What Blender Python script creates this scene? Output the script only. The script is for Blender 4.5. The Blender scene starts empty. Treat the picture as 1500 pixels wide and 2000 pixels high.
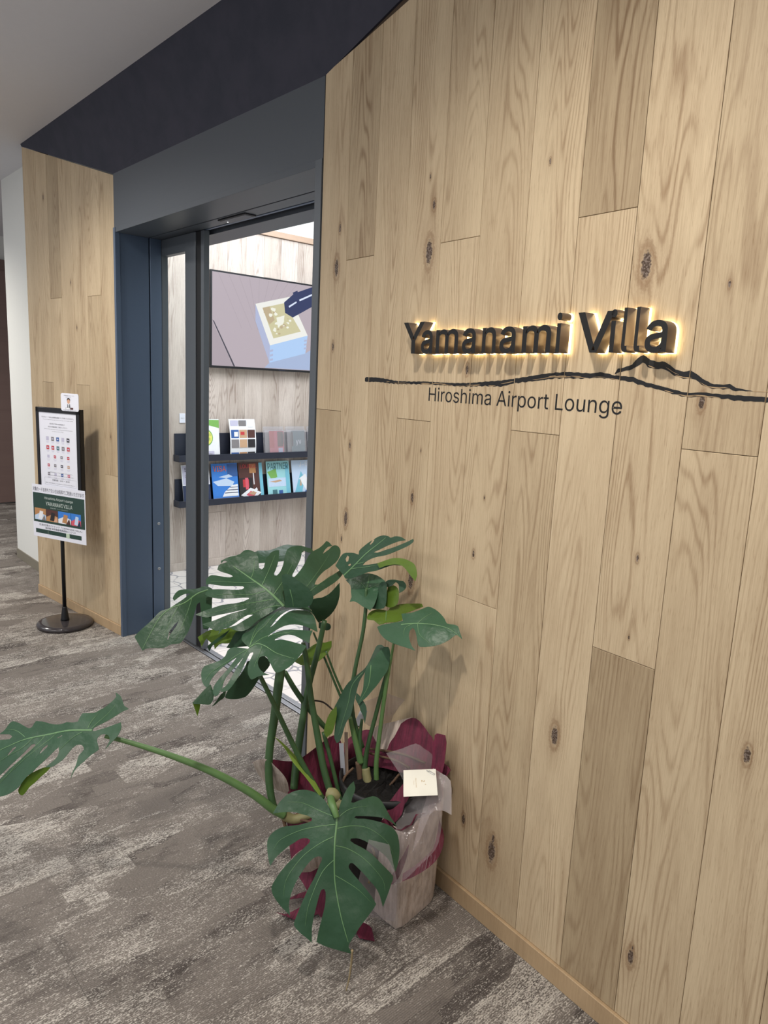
import bpy, bmesh, math, random
from mathutils import Vector, Matrix
from mathutils.geometry import delaunay_2d_cdt
random.seed(7)
S = bpy.context.scene
COL = S.collection
PI = math.pi

# ------------------------------------------------------------------ camera
cam = bpy.data.cameras.new('camera'); camo = bpy.data.objects.new('camera', cam); COL.objects.link(camo)
cam.sensor_fit = 'HORIZONTAL'; cam.sensor_width = 36.0; cam.lens = 1396.843 / 1500 * 36
cam.clip_start = .02; cam.clip_end = 60
RT = (0.6681066, 0.7426512, 0.0458554); UP = (-0.1619842, 0.0850213, 0.9831238); FW = (-0.7262194, 0.6642594, -0.1771011)
camo.matrix_world = Matrix(((RT[0], UP[0], -FW[0], 0), (RT[1], UP[1], -FW[1], 0), (RT[2], UP[2], -FW[2], 1.45), (0, 0, 0, 1)))
S.camera = camo

# ------------------------------------------------------------------ world, lights, exposure
def srgb(r, g, b):
    f = lambda c: c / 12.92 if c <= .04045 else ((c + .055) / 1.055) ** 2.4
    return (f(r / 255), f(g / 255), f(b / 255), 1)
W = bpy.data.worlds.new('world'); S.world = W; W.use_nodes = True
W.node_tree.nodes['Background'].inputs[0].default_value = (.93, .94, 1.0, 1)
W.node_tree.nodes['Background'].inputs[1].default_value = .32
S.view_settings.view_transform = 'Standard'; S.view_settings.look = 'None'
S.view_settings.gamma = 1; S.view_settings.use_curve_mapping = False
S.view_settings.exposure = 0.0
WARM = (1.0, .94, .86); COOL = (.90, .95, 1.0)
def spot(loc, target, power, cone, blend=.6, size=.05, color=WARM):
    l = bpy.data.lights.new('downlight', 'SPOT'); l.energy = power; l.spot_size = math.radians(cone); l.spot_blend = blend
    l.shadow_soft_size = size; l.color = color
    o = bpy.data.objects.new('downlight', l); COL.objects.link(o); o.location = loc
    o.rotation_euler = (Vector(target) - Vector(loc)).to_track_quat('-Z', 'Y').to_euler()
def area(loc, target, power, sx, sy, color=WARM):
    l = bpy.data.lights.new('area_light', 'AREA'); l.shape = 'RECTANGLE'; l.size = sx; l.size_y = sy; l.energy = power; l.color = color
    o = bpy.data.objects.new('area_light', l); COL.objects.link(o); o.location = loc
    o.rotation_euler = (Vector(target) - Vector(loc)).to_track_quat('-Z', 'Y').to_euler()
spot((-3.57, .49, 2.71), (-3.57, .75, 0), 106, 140, .9)
spot((-.80, .42, 2.71), (-.80, .70, 0), 106, 140, .9)
spot((1.70, .42, 2.71), (1.60, .70, 0), 106, 140, .9)
spot((-6.35, .50, 2.71), (-6.35, .75, 0), 120, 140, .9)
area((-2.2, -1.6, 2.70), (-2.2, -1.4, 0), 72, 5, .3, (1.0, .97, .93))  # soft fill light added over the corridor, no fixture modelled
area((-6.2, -.6, 2.70), (-6.2, -.6, 0), 34, 2.5, .3, (.95, .97, 1.0))
area((-2.5, -3.8, 1.3), (-2.5, 0, 2.0), 46, 9, 2.2, (.93, .95, 1.0))          # unseen cool fill light, added behind the camera to lift the ceiling
# lights of the lounge behind the door
area((-3.5, 2.9, 2.88), (-3.5, 2.9, 0), 70, 2.2, 1.8, COOL)
spot((-3.9, 2.35, 2.88), (-4.84, 2.5, 1.2), 22, 110, .8, .08, COOL)
spot((-3.7, 3.4, 2.88), (-4.84, 3.4, 1.2), 22, 110, .8, .08, COOL)

# ------------------------------------------------------------------ object helpers
def thing(name, label, cat, loc=(0, 0, 0), group=None):
    o = bpy.data.objects.new(name, None); COL.objects.link(o); o.location = loc; o.empty_display_size = .05
    o['label'] = label; o['category'] = cat
    if group: o['group'] = group
    return o
def tag(o, label, cat, group=None):
    o['label'] = label; o['category'] = cat
    if group: o['group'] = group
    return o
def link(name, me, mats, parent=None, M=None):
    o = bpy.data.objects.new(name, me); COL.objects.link(o)
    for m in (mats if isinstance(mats, (list, tuple)) else [mats]): me.materials.append(m)
    if parent: o.parent = parent
    if M is not None: o.matrix_local = M
    return o
def obj(name, bm, mats, parent=None, M=None, smooth=False):
    me = bpy.data.meshes.new(name); bm.normal_update()
    if smooth:
        for f in bm.faces: f.smooth = True
    bm.to_mesh(me); bm.free()
    return link(name, me, mats, parent, M)
def struct(o): o['kind'] = 'structure'; return o
def add_box(bm, lo, hi, mi=0, bev=0):
    v = [bm.verts.new((x, y, z)) for x in (lo[0], hi[0]) for y in (lo[1], hi[1]) for z in (lo[2], hi[2])]
    fs = [bm.faces.new([v[i] for i in q]) for q in ((0, 1, 3, 2), (4, 6, 7, 5), (0, 4, 5, 1), (2, 3, 7, 6), (0, 2, 6, 4), (1, 5, 7, 3))]
    for f in fs: f.material_index = mi
    if bev:
        es = list({e for f in fs for e in f.edges})
        bmesh.ops.bevel(bm, geom=es, offset=bev, segments=1, affect='EDGES', clamp_overlap=True)
def bx(lo, hi, bev=0):
    bm = bmesh.new(); add_box(bm, lo, hi, 0, bev); return bm
def add_tube(bm, pts, rad, n=8, cap=True, mi=0):
    pts = [Vector(p) for p in pts]; rings = []; up = None
    for i, p in enumerate(pts):
        t = (pts[min(i + 1, len(pts) - 1)] - pts[max(i - 1, 0)]).normalized()
        if up is None: up = t.orthogonal().normalized()
        a = (up - t * up.dot(t)).normalized(); up = a; b = t.cross(a)
        r = rad[i] if isinstance(rad, (list, tuple)) else rad
        rings.append([bm.verts.new(p + (a * math.cos(2 * PI * k / n) + b * math.sin(2 * PI * k / n)) * r) for k in range(n)])
    for i in range(len(rings) - 1):
        for k in range(n):
            f = bm.faces.new((rings[i][k], rings[i][(k + 1) % n], rings[i + 1][(k + 1) % n], rings[i + 1][k])); f.smooth = True; f.material_index = mi
    if cap:
        bm.faces.new(rings[0][::-1]).material_index = mi; bm.faces.new(rings[-1]).material_index = mi
def catmull(P, m=5):
    out = []
    for i in range(len(P) - 1):
        a, b, c, d = P[max(i - 1, 0)], P[i], P[i + 1], P[min(i + 2, len(P) - 1)]
        for k in range(m):
            t = k / m
            out.append([.5 * (2 * b[j] + (c[j] - a[j]) * t + (2 * a[j] - 5 * b[j] + 4 * c[j] - d[j]) * t * t + (3 * b[j] - a[j] - 3 * c[j] + d[j]) * t ** 3) for j in range(len(b))])
    out.append(list(P[-1])); return out
def add_lathe(bm, prof, n=32, mi=0, c=(0, 0, 0)):
    rings = [[bm.verts.new((c[0] + r * math.cos(2 * PI * k / n), c[1] + r * math.sin(2 * PI * k / n), c[2] + z)) for k in range(n)] for r, z in prof]
    for i in range(len(rings) - 1):
        for k in range(n):
            f = bm.faces.new((rings[i][k], rings[i][(k + 1) % n], rings[i + 1][(k + 1) % n], rings[i + 1][k])); f.smooth = True; f.material_index = mi
    bm.faces.new(rings[0][::-1]).material_index = mi; bm.faces.new(rings[-1]).material_index = mi
def add_prism(bm, poly, o0, o1, ch=0, mi=0):
    """polygon (x,z) extruded along -y from y=-o0 to y=-o1 (front at -o1), optional front chamfer"""
    cx = sum(p[0] for p in poly) / len(poly); cz = sum(p[1] for p in poly) / len(poly)
    def ins(d):
        n = len(poly); out = []
        for i in range(n):
            p0, p1, p2 = Vector(poly[i - 1]), Vector(poly[i]), Vector(poly[(i + 1) % n])
            a = (p1 - p0).normalized(); b = (p2 - p1).normalized()
            na = Vector((-a.y, a.x)); nb = Vector((-b.y, b.x)); m = (na + nb); m = m / max(m.length_squared, 1e-9) * 2
            out.append(p1 + m * d)
        return out
    area2 = sum(poly[i - 1][0] * poly[i][1] - poly[i][0] * poly[i - 1][1] for i in range(len(poly)))
    if area2 < 0: poly = poly[::-1]
    lv = [(poly, o0), (poly, o1 - ch)] + ([(ins(ch), o1)] if ch else [])
    R = [[bm.verts.new((p[0], -o, p[1])) for p in pl] for pl, o in lv]
    n = len(poly)
    for i in range(len(R) - 1):
        for k in range(n):
            bm.faces.new((R[i][k], R[i][(k + 1) % n], R[i + 1][(k + 1) % n], R[i + 1][k])).material_index = mi
    bm.faces.new(R[-1]).material_index = mi; bm.faces.new(R[0][::-1]).material_index = mi
def flat(bm, poly, y, mi=0):
    """flat print polygon (x,z), facing -y"""
    area2 = sum(poly[i - 1][0] * poly[i][1] - poly[i][0] * poly[i - 1][1] for i in range(len(poly)))
    if area2 < 0: poly = poly[::-1]
    bm.faces.new([bm.verts.new((p[0], y, p[1])) for p in poly]).material_index = mi
def rect(x0, z0, x1, z1): return [(x0, z0), (x1, z0), (x1, z1), (x0, z1)]
try: SANS = bpy.data.fonts.load(bpy.utils.system_resource('DATAFILES', path='fonts') + '/Inter.woff2')
except Exception: SANS = None
def text_mesh(body, size=1.0, extrude=0.0, offset=0.0, align='LEFT', spacing=1.0):
    c = bpy.data.curves.new('lettering', 'FONT'); c.body = body
    if SANS and all(ord(q) < 256 for q in body): c.font = SANS
    c.size = size; c.extrude = extrude; c.offset = offset
    c.align_x = align; c.space_character = spacing; c.resolution_u = 4
    o = bpy.data.objects.new('lettering', c); COL.objects.link(o)
    dg = bpy.context.evaluated_depsgraph_get(); dg.update()
    me = bpy.data.meshes.new_from_object(o.evaluated_get(dg), depsgraph=dg)
    bpy.data.objects.remove(o); bpy.data.curves.remove(c)
    me.transform(Matrix.Rotation(PI / 2, 4, 'X')); me.materials.clear()
    return me                                        # x right, z up, front towards -y
def fit(me, x0, x1, z0=None, z1=None):
    xs = [v.co.x for v in me.vertices]; zs = [v.co.z for v in me.vertices]
    sx = (x1 - x0) / (max(xs) - min(xs)); m = min(xs)
    mz = min(zs); szz = 1 if z1 is None else (z1 - z0) / (max(zs) - mz)
    for v in me.vertices:
        v.co.x = x0 + (v.co.x - m) * sx
        if z1 is not None: v.co.z = z0 + (v.co.z - mz) * szz
    return me
def printed(parent, name, y, items, mats):
    """several lines of flat print in one part: items = (text, x0, x1, z0, z1, mat index)"""
    for t, x0, x1, z0, z1, mi in items:
        me = text_mesh(t, 1); fit(me, x0, x1, z0, z1)
        for v in me.vertices: v.co.y = y
        link(name, me, mats[mi], parent)

# ------------------------------------------------------------------ materials
class NT:
    def __init__(s, name):
        s.m = bpy.data.materials.new(name); s.m.use_nodes = True; s.t = s.m.node_tree; s.b = s.t.nodes['Principled BSDF']
    def n(s, ty, **k):
        nd = s.t.nodes.new(ty)
        for a, v in k.items():
            if a.startswith('_'): setattr(nd, a[1:], v)
        return nd
    def l(s, a, b): s.t.links.new(a, b)
    def put(s, sock, v):
        if hasattr(v, 'is_output') or isinstance(v, bpy.types.NodeSocket): s.l(v, sock)
        else: sock.default_value = v
    def math(s, op, a, b=0.0, c=None, clamp=False):
        nd = s.n('ShaderNodeMath'); nd.operation = op; nd.use_clamp = clamp
        s.put(nd.inputs[0], a); s.put(nd.inputs[1], b)
        if c is not None: s.put(nd.inputs[2], c)
        return nd.outputs[0]
    def comb(s, x, y, z):
        nd = s.n('ShaderNodeCombineXYZ'); s.put(nd.inputs[0], x); s.put(nd.inputs[1], y); s.put(nd.inputs[2], z); return nd.outputs[0]
    def noise(s, vec, scale=1, detail=2, rough=.5, w=None):
        nd = s.n('ShaderNodeTexNoise'); s.l(vec, nd.inputs['Vector']); nd.inputs['Scale'].default_value = scale
        nd.inputs['Detail'].default_value = detail; nd.inputs['Roughness'].default_value = rough; return nd.outputs[0]
    def mix(s, f, a, b, ty='MIX'):
        nd = s.n('ShaderNodeMix'); nd.data_type = 'RGBA'; nd.blend_type = ty; s.put(nd.inputs[0], f); s.put(nd.inputs[6], a); s.put(nd.inputs[7], b); return nd.outputs[2]
    def attr(s, name, ty='OBJECT'):
        nd = s.n('ShaderNodeAttribute'); nd.attribute_type = ty; nd.attribute_name = name; return nd
    def step(s, v, a, b):
        nd = s.n('ShaderNodeMapRange'); nd.interpolation_type = 'SMOOTHSTEP'; s.put(nd.inputs[0], v)
        s.put(nd.inputs[1], a); s.put(nd.inputs[2], b); return nd.outputs[0]
    def bump(s, h, st, d=.001):
        nd = s.n('ShaderNodeBump'); nd.inputs['Strength'].default_value = st; nd.inputs['Distance'].default_value = d
        s.l(h, nd.inputs['Height']); s.l(nd.outputs[0], s.b.inputs['Normal'])
    def set(s, **k):
        for a, v in k.items(): s.put(s.b.inputs[a.replace('_', ' ')], v)
        return s.m
def plain(name, rgb, rough=.5, metal=0, emit=0, spec=.5, noise=.06, sc=40):
    t = NT(name); c = srgb(*rgb)
    tc = t.n('ShaderNodeTexCoord').outputs['Object']; nz = t.noise(tc, sc, 3)
    k = t.math('MULTIPLY_ADD', t.math('SUBTRACT', nz, .5), noise * 2, 1.0)
    col = t.mix(1.0, c, t.comb(k, k, k), 'MULTIPLY')
    t.set(Base_Color=col, Roughness=rough, Metallic=metal); t.b.inputs['Specular IOR Level'].default_value = spec
    if emit: t.set(Emission_Color=c, Emission_Strength=emit)
    return t.m
def glow(name, rgb, st):
    t = NT(name); t.set(Base_Color=(.01, .01, .01, 1), Roughness=.35, Emission_Color=srgb(*rgb), Emission_Strength=st); t.b.inputs['Specular IOR Level'].default_value = .2
    return t.m

def wood_mat(name, light, dark, amp=1.0):
    t = NT(name)
    sp = t.n('ShaderNodeSeparateXYZ'); t.l(t.n('ShaderNodeTexCoord').outputs['Object'], sp.inputs[0]); x, z = sp.outputs[0], sp.outputs[2]
    seed = t.attr('seed').outputs['Fac']; tone = t.attr('tone').outputs['Fac']; cath = t.attr('cath').outputs['Fac']
    core = None; halo = None; xw = x
    for kn in ('knot', 'knot_b', 'knot_c'):
        k = t.n('ShaderNodeSeparateXYZ'); t.l(t.attr(kn).outputs['Vector'], k.inputs[0]); r = t.math('MULTIPLY', t.math('MAXIMUM', k.outputs[2], .0005), .72)
        dx = t.math('SUBTRACT', x, k.outputs[0]); dz = t.math('MULTIPLY', t.math('SUBTRACT', z, k.outputs[1]), .40)
        d = t.math('DIVIDE', t.math('SQRT', t.math('ADD', t.math('MULTIPLY', dx, dx), t.math('MULTIPLY', dz, dz))), r)
        d = t.math('ADD', d, t.math('MULTIPLY', t.math('SUBTRACT', t.noise(t.comb(x, seed, z), 160, 2), .5), .9))
        inf = t.math('EXPONENT', t.math('MULTIPLY', t.math('MULTIPLY', d, d), -.16))
        xw = t.math('SUBTRACT', xw, t.math('MULTIPLY', t.math('MULTIPLY', dx, inf), .85))
        c1 = t.math('SUBTRACT', 1.0, t.step(d, .65, 1.0))
        rg = t.math('MULTIPLY', t.step(d, .9, 1.25), t.math('SUBTRACT', 1.0, t.step(d, 1.3, 1.8)))
        c2 = t.math('MULTIPLY_ADD', rg, .40, t.math('MULTIPLY', inf, .40))
        core = c1 if core is None else t.math('MAXIMUM', core, c1); halo = c2 if halo is None else t.math('MAXIMUM', halo, c2)
    so = t.math('MULTIPLY', seed, 17.3)
    v1 = t.comb(t.math('MULTIPLY_ADD', xw, 7.5, so), so, t.math('MULTIPLY', z, .62))
    n1 = t.noise(v1, 1, 1.6, .45)
    wob = t.noise(t.comb(t.math('MULTIPLY', xw, 40), so, t.math('MULTIPLY', z, 10)), 1, 2)
    ph = t.math('ADD', t.math('MULTIPLY', n1, 230), t.math('MULTIPLY', wob, 3.0))
    ring = t.math('POWER', t.math('MULTIPLY_ADD', t.math('SINE', ph), .5, .5), 3.2)
    ringm = t.noise(t.comb(t.math('MULTIPLY_ADD', x, 9, so), 3.1, t.math('MULTIPLY', z, 1.4)), 1, 1)
    ring = t.math('MULTIPLY', t.math('MULTIPLY', ring, t.step(ringm, .38, .62)), cath)
    fib = t.noise(t.comb(t.math('MULTIPLY', xw, 380), so, t.math('MULTIPLY', z, 11)), 1, 3, .6)
    por = t.step(t.noise(t.comb(t.math('MULTIPLY', x, 700), so, t.math('MULTIPLY', z, 38)), 1, 1), .60, .72)
    blo = t.noise(t.comb(t.math('MULTIPLY_ADD', x, 14, so), so, t.math('MULTIPLY', z, 2.0)), 1, 2)
    f = t.math('ADD', t.math('MULTIPLY', ring, .50 * amp), t.math('MULTIPLY', t.math('SUBTRACT', fib, .5), 1.05 * amp))
    f = t.math('ADD', f, t.math('MULTIPLY', t.math('SUBTRACT', blo, .42), .95 * amp)); f = t.math('ADD', f, t.math('MULTIPLY', por, .30 * amp))
    col = t.mix(t.math('ADD', f, .10, clamp=True), srgb(*light), srgb(*dark))
    col = t.mix(1.0, col, t.comb(tone, t.math('MULTIPLY', tone, t.math('MULTIPLY_ADD', tone, .10, .90)), t.math('MULTIPLY', tone, t.math('MULTIPLY_ADD', tone, .25, .75))), 'MULTIPLY')
    col = t.mix(t.math('MULTIPLY', halo, .75, clamp=True), col, srgb(118, 84, 52))
    gray = t.step(t.noise(t.comb(x, seed, z), 260, 2), .5, .56)
    col = t.mix(core, col, t.mix(gray, srgb(74, 58, 46), srgb(122, 108, 98)))
    t.set(Base_Color=col, Roughness=t.math('MULTIPLY_ADD', fib, .15, .48)); t.b.inputs['Specular IOR Level'].default_value = .35
    t.bump(t.math('ADD', fib, t.math('MULTIPLY', ring, -.4)), .12, .0006)
    return t.m
M_oak = wood_mat('oak_veneer', (204, 184, 152), (150, 124, 94), .9)
M_oak_in = wood_mat('pale_oak_veneer', (210, 199, 190), (148, 130, 120))
M_base = wood_mat('oak_baseboard', (186, 160, 126), (148, 122, 90), .7)

def carpet_mat():
    t = NT('carpet'); g = t.n('ShaderNodeNewGeometry').outputs['Position']; sp = t.n('ShaderNodeSeparateXYZ'); t.l(g, sp.inputs[0]); x, y = sp.outputs[0], sp.outputs[1]
    rnd = t.n('ShaderNodeObjectInfo').outputs['Random']; so = t.math('MULTIPLY', rnd, 31.7)
    def vor(sx, sy, o):
        v = t.n('ShaderNodeTexVoronoi'); v.distance = 'CHEBYCHEV'; v.inputs['Randomness'].default_value = .85
        t.l(t.comb(t.math('MULTIPLY_ADD', x, sx, o), t.math('MULTIPLY_ADD', y, sy, o), 0.0), v.inputs['Vector']); v.inputs['Scale'].default_value = 1
        c = t.n('ShaderNodeSeparateColor'); t.l(v.outputs['Color'], c.inputs[0]); return c.outputs[0]
    pa = vor(6.5, 2.6, 3.3); pb = vor(13.0, 4.2, 9.7)
    streak = t.noise(t.comb(t.math('MULTIPLY', x, 120), t.math('MULTIPLY', y, 22), so), 1, 4, .7)
    big = t.noise(t.comb(t.math('MULTIPLY', x, 11), t.math('MULTIPLY', y, 4.5), so), 1, 4, .65)
    tuft = t.noise(t.comb(t.math('MULTIPLY', x, 330), t.math('MULTIPLY', y, 170), 0.0), 1, 2, .7)
    sub = lambda v, k: t.math('MULTIPLY', t.math('SUBTRACT', v, .5), k)
    fine = t.noise(t.comb(t.math('MULTIPLY', x, 330), t.math('MULTIPLY', y, 75), so), 1, 3, .75)
    lt = t.math('ADD', sub(pa, .22), sub(pb, .22)); lt = t.math('ADD', lt, sub(big, .30)); lt = t.math('ADD', lt, sub(streak, .75)); lt = t.math('ADD', lt, sub(fine, 1.0)); lt = t.math('ADD', lt, sub(tuft, .95))
    m1 = t.step(lt, -.02, .30)
    dn = t.noise(t.comb(t.math('MULTIPLY', x, 10), t.math('MULTIPLY', y, 4), t.math('ADD', so, 7.0)), 1, 4, .65)
    dk = t.math('ADD', sub(dn, 1.0), sub(pb, .36)); dk = t.math('ADD', dk, sub(fine, .55)); dk = t.step(t.math('ADD', dk, sub(tuft, .3)), -.10, .26)
    base = t.mix(dk, srgb(122, 115, 109), srgb(76, 70, 67))
    col = t.mix(t.math('MULTIPLY', m1, .85), base, srgb(198, 192, 183))
    rib = t.math('SINE', t.math('MULTIPLY_ADD', x, 1150, t.math('MULTIPLY', tuft, 4.0)))
    k = t.math('ADD', t.math('MULTIPLY_ADD', t.math('SUBTRACT', tuft, .5), .9, .97), t.math('MULTIPLY', rib, .13)); col = t.mix(1.0, col, t.comb(k, k, k), 'MULTIPLY')
    t.set(Base_Color=col, Roughness=.95); t.b.inputs['Specular IOR Level'].default_value = .1
    t.bump(tuft, .7, .004); return t.m
M_carpet = carpet_mat()
def tile_mat():
    t = NT('patterned_floor_tile'); g = t.n('ShaderNodeNewGeometry').outputs['Position']
    v = t.n('ShaderNodeTexVoronoi'); v.feature = 'DISTANCE_TO_EDGE'; v.inputs['Scale'].default_value = 7.5; v.inputs['Randomness'].default_value = .7
    w = t.n('ShaderNodeTexNoise'); t.l(g, w.inputs['Vector']); w.inputs['Scale'].default_value = 5
    t.l(t.mix(.12, g, w.outputs['Color']), v.inputs['Vector'])
    line = t.math('SUBTRACT', 1.0, t.step(v.outputs[0], .025, .05))
    nz = t.step(t.noise(g, 4, 1), .42, .5)
    col = t.mix(t.math('MULTIPLY', line, t.math('MULTIPLY_ADD', nz, .6, .3)), srgb(226, 219, 214), srgb(140, 140, 148))
    t.set(Base_Color=col, Roughness=.45); return t.m
M_tile = tile_mat()
def dark_plaster():
    t = NT('charcoal_plaster'); tc = t.n('ShaderNodeTexCoord').outputs['Object']; nz = t.noise(tc, 9, 5, .6)
    t.set(Base_Color=t.mix(t.step(nz, .3, .7), srgb(43, 46, 60), srgb(54, 54, 68)), Roughness=.75); t.bump(nz, .2, .004); return t.m
M_fascia = dark_plaster()
M_ceil = plain('ceiling_paint', (224, 225, 230), .9, noise=.015)
M_white = plain('white_wallpaper', (226, 227, 222), .85, noise=.02, sc=120)
M_plaster_in = plain('mottled_plaster', (205, 207, 214), .85, noise=.12, sc=14)
M_steel = plain('cool_lit_slate_steel', (82, 98, 120), .42, .15, noise=.02)  # cool light on the left jamb is put into this bluer steel colour
M_head = plain('slate_header_steel', (80, 86, 93), .45, .15, noise=.02)
M_stile = plain('grey_door_steel', (92, 98, 104), .42, .15, noise=.02)
M_black = plain('black_metal', (26, 27, 31), .4, .2, noise=.03)
M_rack = plain('dark_navy_steel', (42, 46, 60), .45, .2, noise=.03)
M_rubber = plain('black_rubber', (14, 14, 16), .6, noise=.02)
M_alu = plain('brushed_aluminium', (170, 172, 176), .35, .8, noise=.05)
M_skirt = plain('grey_vinyl_baseboard', (128, 122, 108), .6, noise=.03)
M_door = wood_mat('mauve_brown_laminate', (138, 116, 110), (112, 90, 86), .5)
M_trimw = plain('warm_oak_strip', (178, 152, 132), .5, noise=.05)
M_backer = plain('dark_backing_board', (70, 54, 38), .8, noise=.05)
M_inkl = plain('black_vinyl', (13, 14, 18), .7, noise=.02)
M_bronze = plain('dark_bronze_return', (112, 101, 95), .34, .55, noise=.03)
M_face = plain('black_letter_face', (15, 14, 14), .6, .1, noise=.03)
M_led = glow('led_acrylic', (255, 226, 165), 8)
M_plastic = plain('glossy_black_plastic', (58, 54, 56), .14, noise=.03)
M_paper = plain('white_paper', (232, 234, 244), .6, noise=.01)
M_card = plain('cream_card', (240, 238, 226), .65, noise=.02)
M_green = plain('deep_green_print', (38, 66, 58), .5, noise=.02)
M_ink = plain('dark_ink', (58, 58, 72), .7, noise=.01)
M_inkw = plain('pale_ink', (210, 220, 214), .7, noise=.01)
M_gold = plain('gold_ink', (186, 150, 84), .5, noise=.02)
def pm(name, rgb, rough=.45): return plain(name, rgb, rough, noise=.05, sc=60)
P = {k: pm('print_' + k, v) for k, v in dict(red=(196, 60, 66), blue=(56, 96, 160), teal=(70, 116, 124), grey=(130, 126, 128), black=(40, 38, 42), orange=(238, 112, 62), sky=(58, 128, 214), cloud=(196, 216, 240), cyan=(120, 190, 212), aqua=(158, 214, 220), leafgreen=(124, 178, 92), yellow=(238, 232, 120), pink=(214, 92, 110), brown=(84, 52, 48), wood=(186, 136, 90), skin=(214, 168, 140), white=(236, 238, 242), lilac=(196, 194, 216), navy=(40, 52, 84), tan=(196, 160, 128)).items()}
def glass_mat(name, tint, alpha, rough=.03):
    t = NT(name); tr = t.n('ShaderNodeBsdfTransparent'); tr.inputs[0].default_value = (*tint, 1); gl = t.n('ShaderNodeBsdfGlossy'); gl.inputs['Roughness'].default_value = rough
    fr = t.n('ShaderNodeFresnel'); fr.inputs[0].default_value = 1.45; mx = t.n('ShaderNodeMixShader'); f = t.math('MULTIPLY', t.math('MULTIPLY', fr.outputs[0], .8), t.math('SUBTRACT', 1.0, t.n('ShaderNodeNewGeometry').outputs['Backfacing']))
    t.l(f, mx.inputs[0]); t.l(tr.outputs[0], mx.inputs[1]); t.l(gl.outputs[0], mx.inputs[2])
    t.l(mx.outputs[0], t.t.nodes['Material Output'].inputs[0]); return t.m
M_glass = glass_mat('door_glass', (.97, .985, .985), 0)
def film_mat(name, tint, body):
    t = NT(name); tr = t.n('ShaderNodeBsdfTransparent'); tr.inputs[0].default_value = (*tint, 1); t.set(Base_Color=srgb(214, 206, 204), Roughness=.16)
    tc = t.n('ShaderNodeTexCoord').outputs['Object']; nz = t.noise(tc, 22, 3, .6); t.bump(nz, .5, .01)
    fr = t.n('ShaderNodeLayerWeight'); fr.inputs[0].default_value = .35; mx = t.n('ShaderNodeMixShader')
    t.l(t.math('MULTIPLY_ADD', fr.outputs['Facing'], .35, body), mx.inputs[0]); t.l(tr.outputs[0], mx.inputs[1]); t.l(t.b.outputs[0], mx.inputs[2])
    t.l(mx.outputs[0], t.t.nodes['Material Output'].inputs[0]); return t.m
M_film = film_mat('clear_cellophane', (.95, .94, .95), .08)
M_film2 = film_mat('frosted_cellophane', (.92, .88, .84), .28)
M_acryl = film_mat('clear_acrylic', (.93, .96, 1.0), .18)
def leaf_mat(name, top, under, tr=.18):
    t = NT(name); tc = t.n('ShaderNodeTexCoord').outputs['Object']; nz = t.noise(tc, 16, 3); tone = t.attr('tone').outputs['Fac']
    bf = t.n('ShaderNodeNewGeometry').outputs['Backfacing']
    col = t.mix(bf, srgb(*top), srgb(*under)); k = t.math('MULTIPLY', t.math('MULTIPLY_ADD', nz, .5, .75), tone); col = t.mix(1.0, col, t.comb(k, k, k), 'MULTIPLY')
    t.set(Base_Color=col, Roughness=t.math('MULTIPLY_ADD', bf, .2, .38)); t.b.inputs['Specular IOR Level'].default_value = .32
    t.bump(t.math('ADD', t.noise(tc, 60, 3), t.math('MULTIPLY', t.noise(tc, 18, 2), 2.0)), .3, .005)
    tl = t.n('ShaderNodeBsdfTranslucent'); tl.inputs[0].default_value = srgb(150, 190, 60); mx = t.n('ShaderNodeMixShader'); mx.inputs[0].default_value = tr
    t.l(t.b.outputs[0], mx.inputs[1]); t.l(tl.outputs[0], mx.inputs[2]); t.l(mx.outputs[0], t.t.nodes['Material Output'].inputs[0]); return t.m
M_leaf = leaf_mat('monstera_leaf', (54, 85, 62), (96, 124, 50), .10)
M_young = leaf_mat('monstera_leaf_underside', (98, 124, 44), (98, 124, 44), .3)
M_spear = leaf_mat('monstera_new_growth', (150, 178, 84), (150, 178, 84), .3)
M_vein = plain('leaf_vein', (100, 138, 92), .45, noise=.08)
M_stem = plain('petiole_green', (60, 90, 54), .45, noise=.14, sc=30)
M_steml = plain('petiole_light_green', (92, 126, 74), .45, noise=.12, sc=30)
M_stemp = plain('stem_pale', (136, 132, 92), .6, noise=.2, sc=60)
M_root = plain('aerial_root_brown', (96, 74, 56), .8, noise=.25, sc=80)
M_rootb = plain('aerial_root_black', (34, 24, 20), .7, noise=.2)
M_rootp = plain('aerial_root_pale', (150, 134, 100), .8, noise=.2, sc=90)
def soil_mat():
    t = NT('potting_soil'); tc = t.n('ShaderNodeTexCoord').outputs['Object']; nz = t.noise(tc, 140, 4, .7)
    t.set(Base_Color=t.mix(t.step(nz, .62, .72), srgb(15, 12, 11), srgb(64, 50, 38)), Roughness=1); t.bump(nz, 1, .01); return t.m
M_soil = soil_mat()
def paper_mat(name, a, b, rough=.75):
    t = NT(name); tc = t.n('ShaderNodeTexCoord').outputs['Object']; sp = t.n('ShaderNodeSeparateXYZ'); t.l(tc, sp.inputs[0])
    d = t.math('ADD', t.math('MULTIPLY', sp.outputs[0], 90), t.math('MULTIPLY', sp.outputs[1], 60))
    st = t.noise(t.comb(d, t.math('MULTIPLY', sp.outputs[2], 14), 0.0), 1, 4, .65); cr = t.noise(tc, 9, 4, .6)
    t.set(Base_Color=t.mix(t.step(st, .3, .72), srgb(*a), srgb(*b)), Roughness=rough); t.bump(t.math('ADD', st, t.math('MULTIPLY', cr, 2.5)), .35, .012); return t.m
M_beige = paper_mat('beige_fibre_paper', (208, 194, 184), (162, 146, 134))
M_burg = paper_mat('burgundy_paper', (108, 26, 56), (74, 14, 38))
M_satin = paper_mat('burgundy_satin_ribbon', (106, 20, 50), (80, 12, 36), .35)
M_pot = plain('black_nursery_pot', (28, 28, 30), .5, noise=.03)

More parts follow.
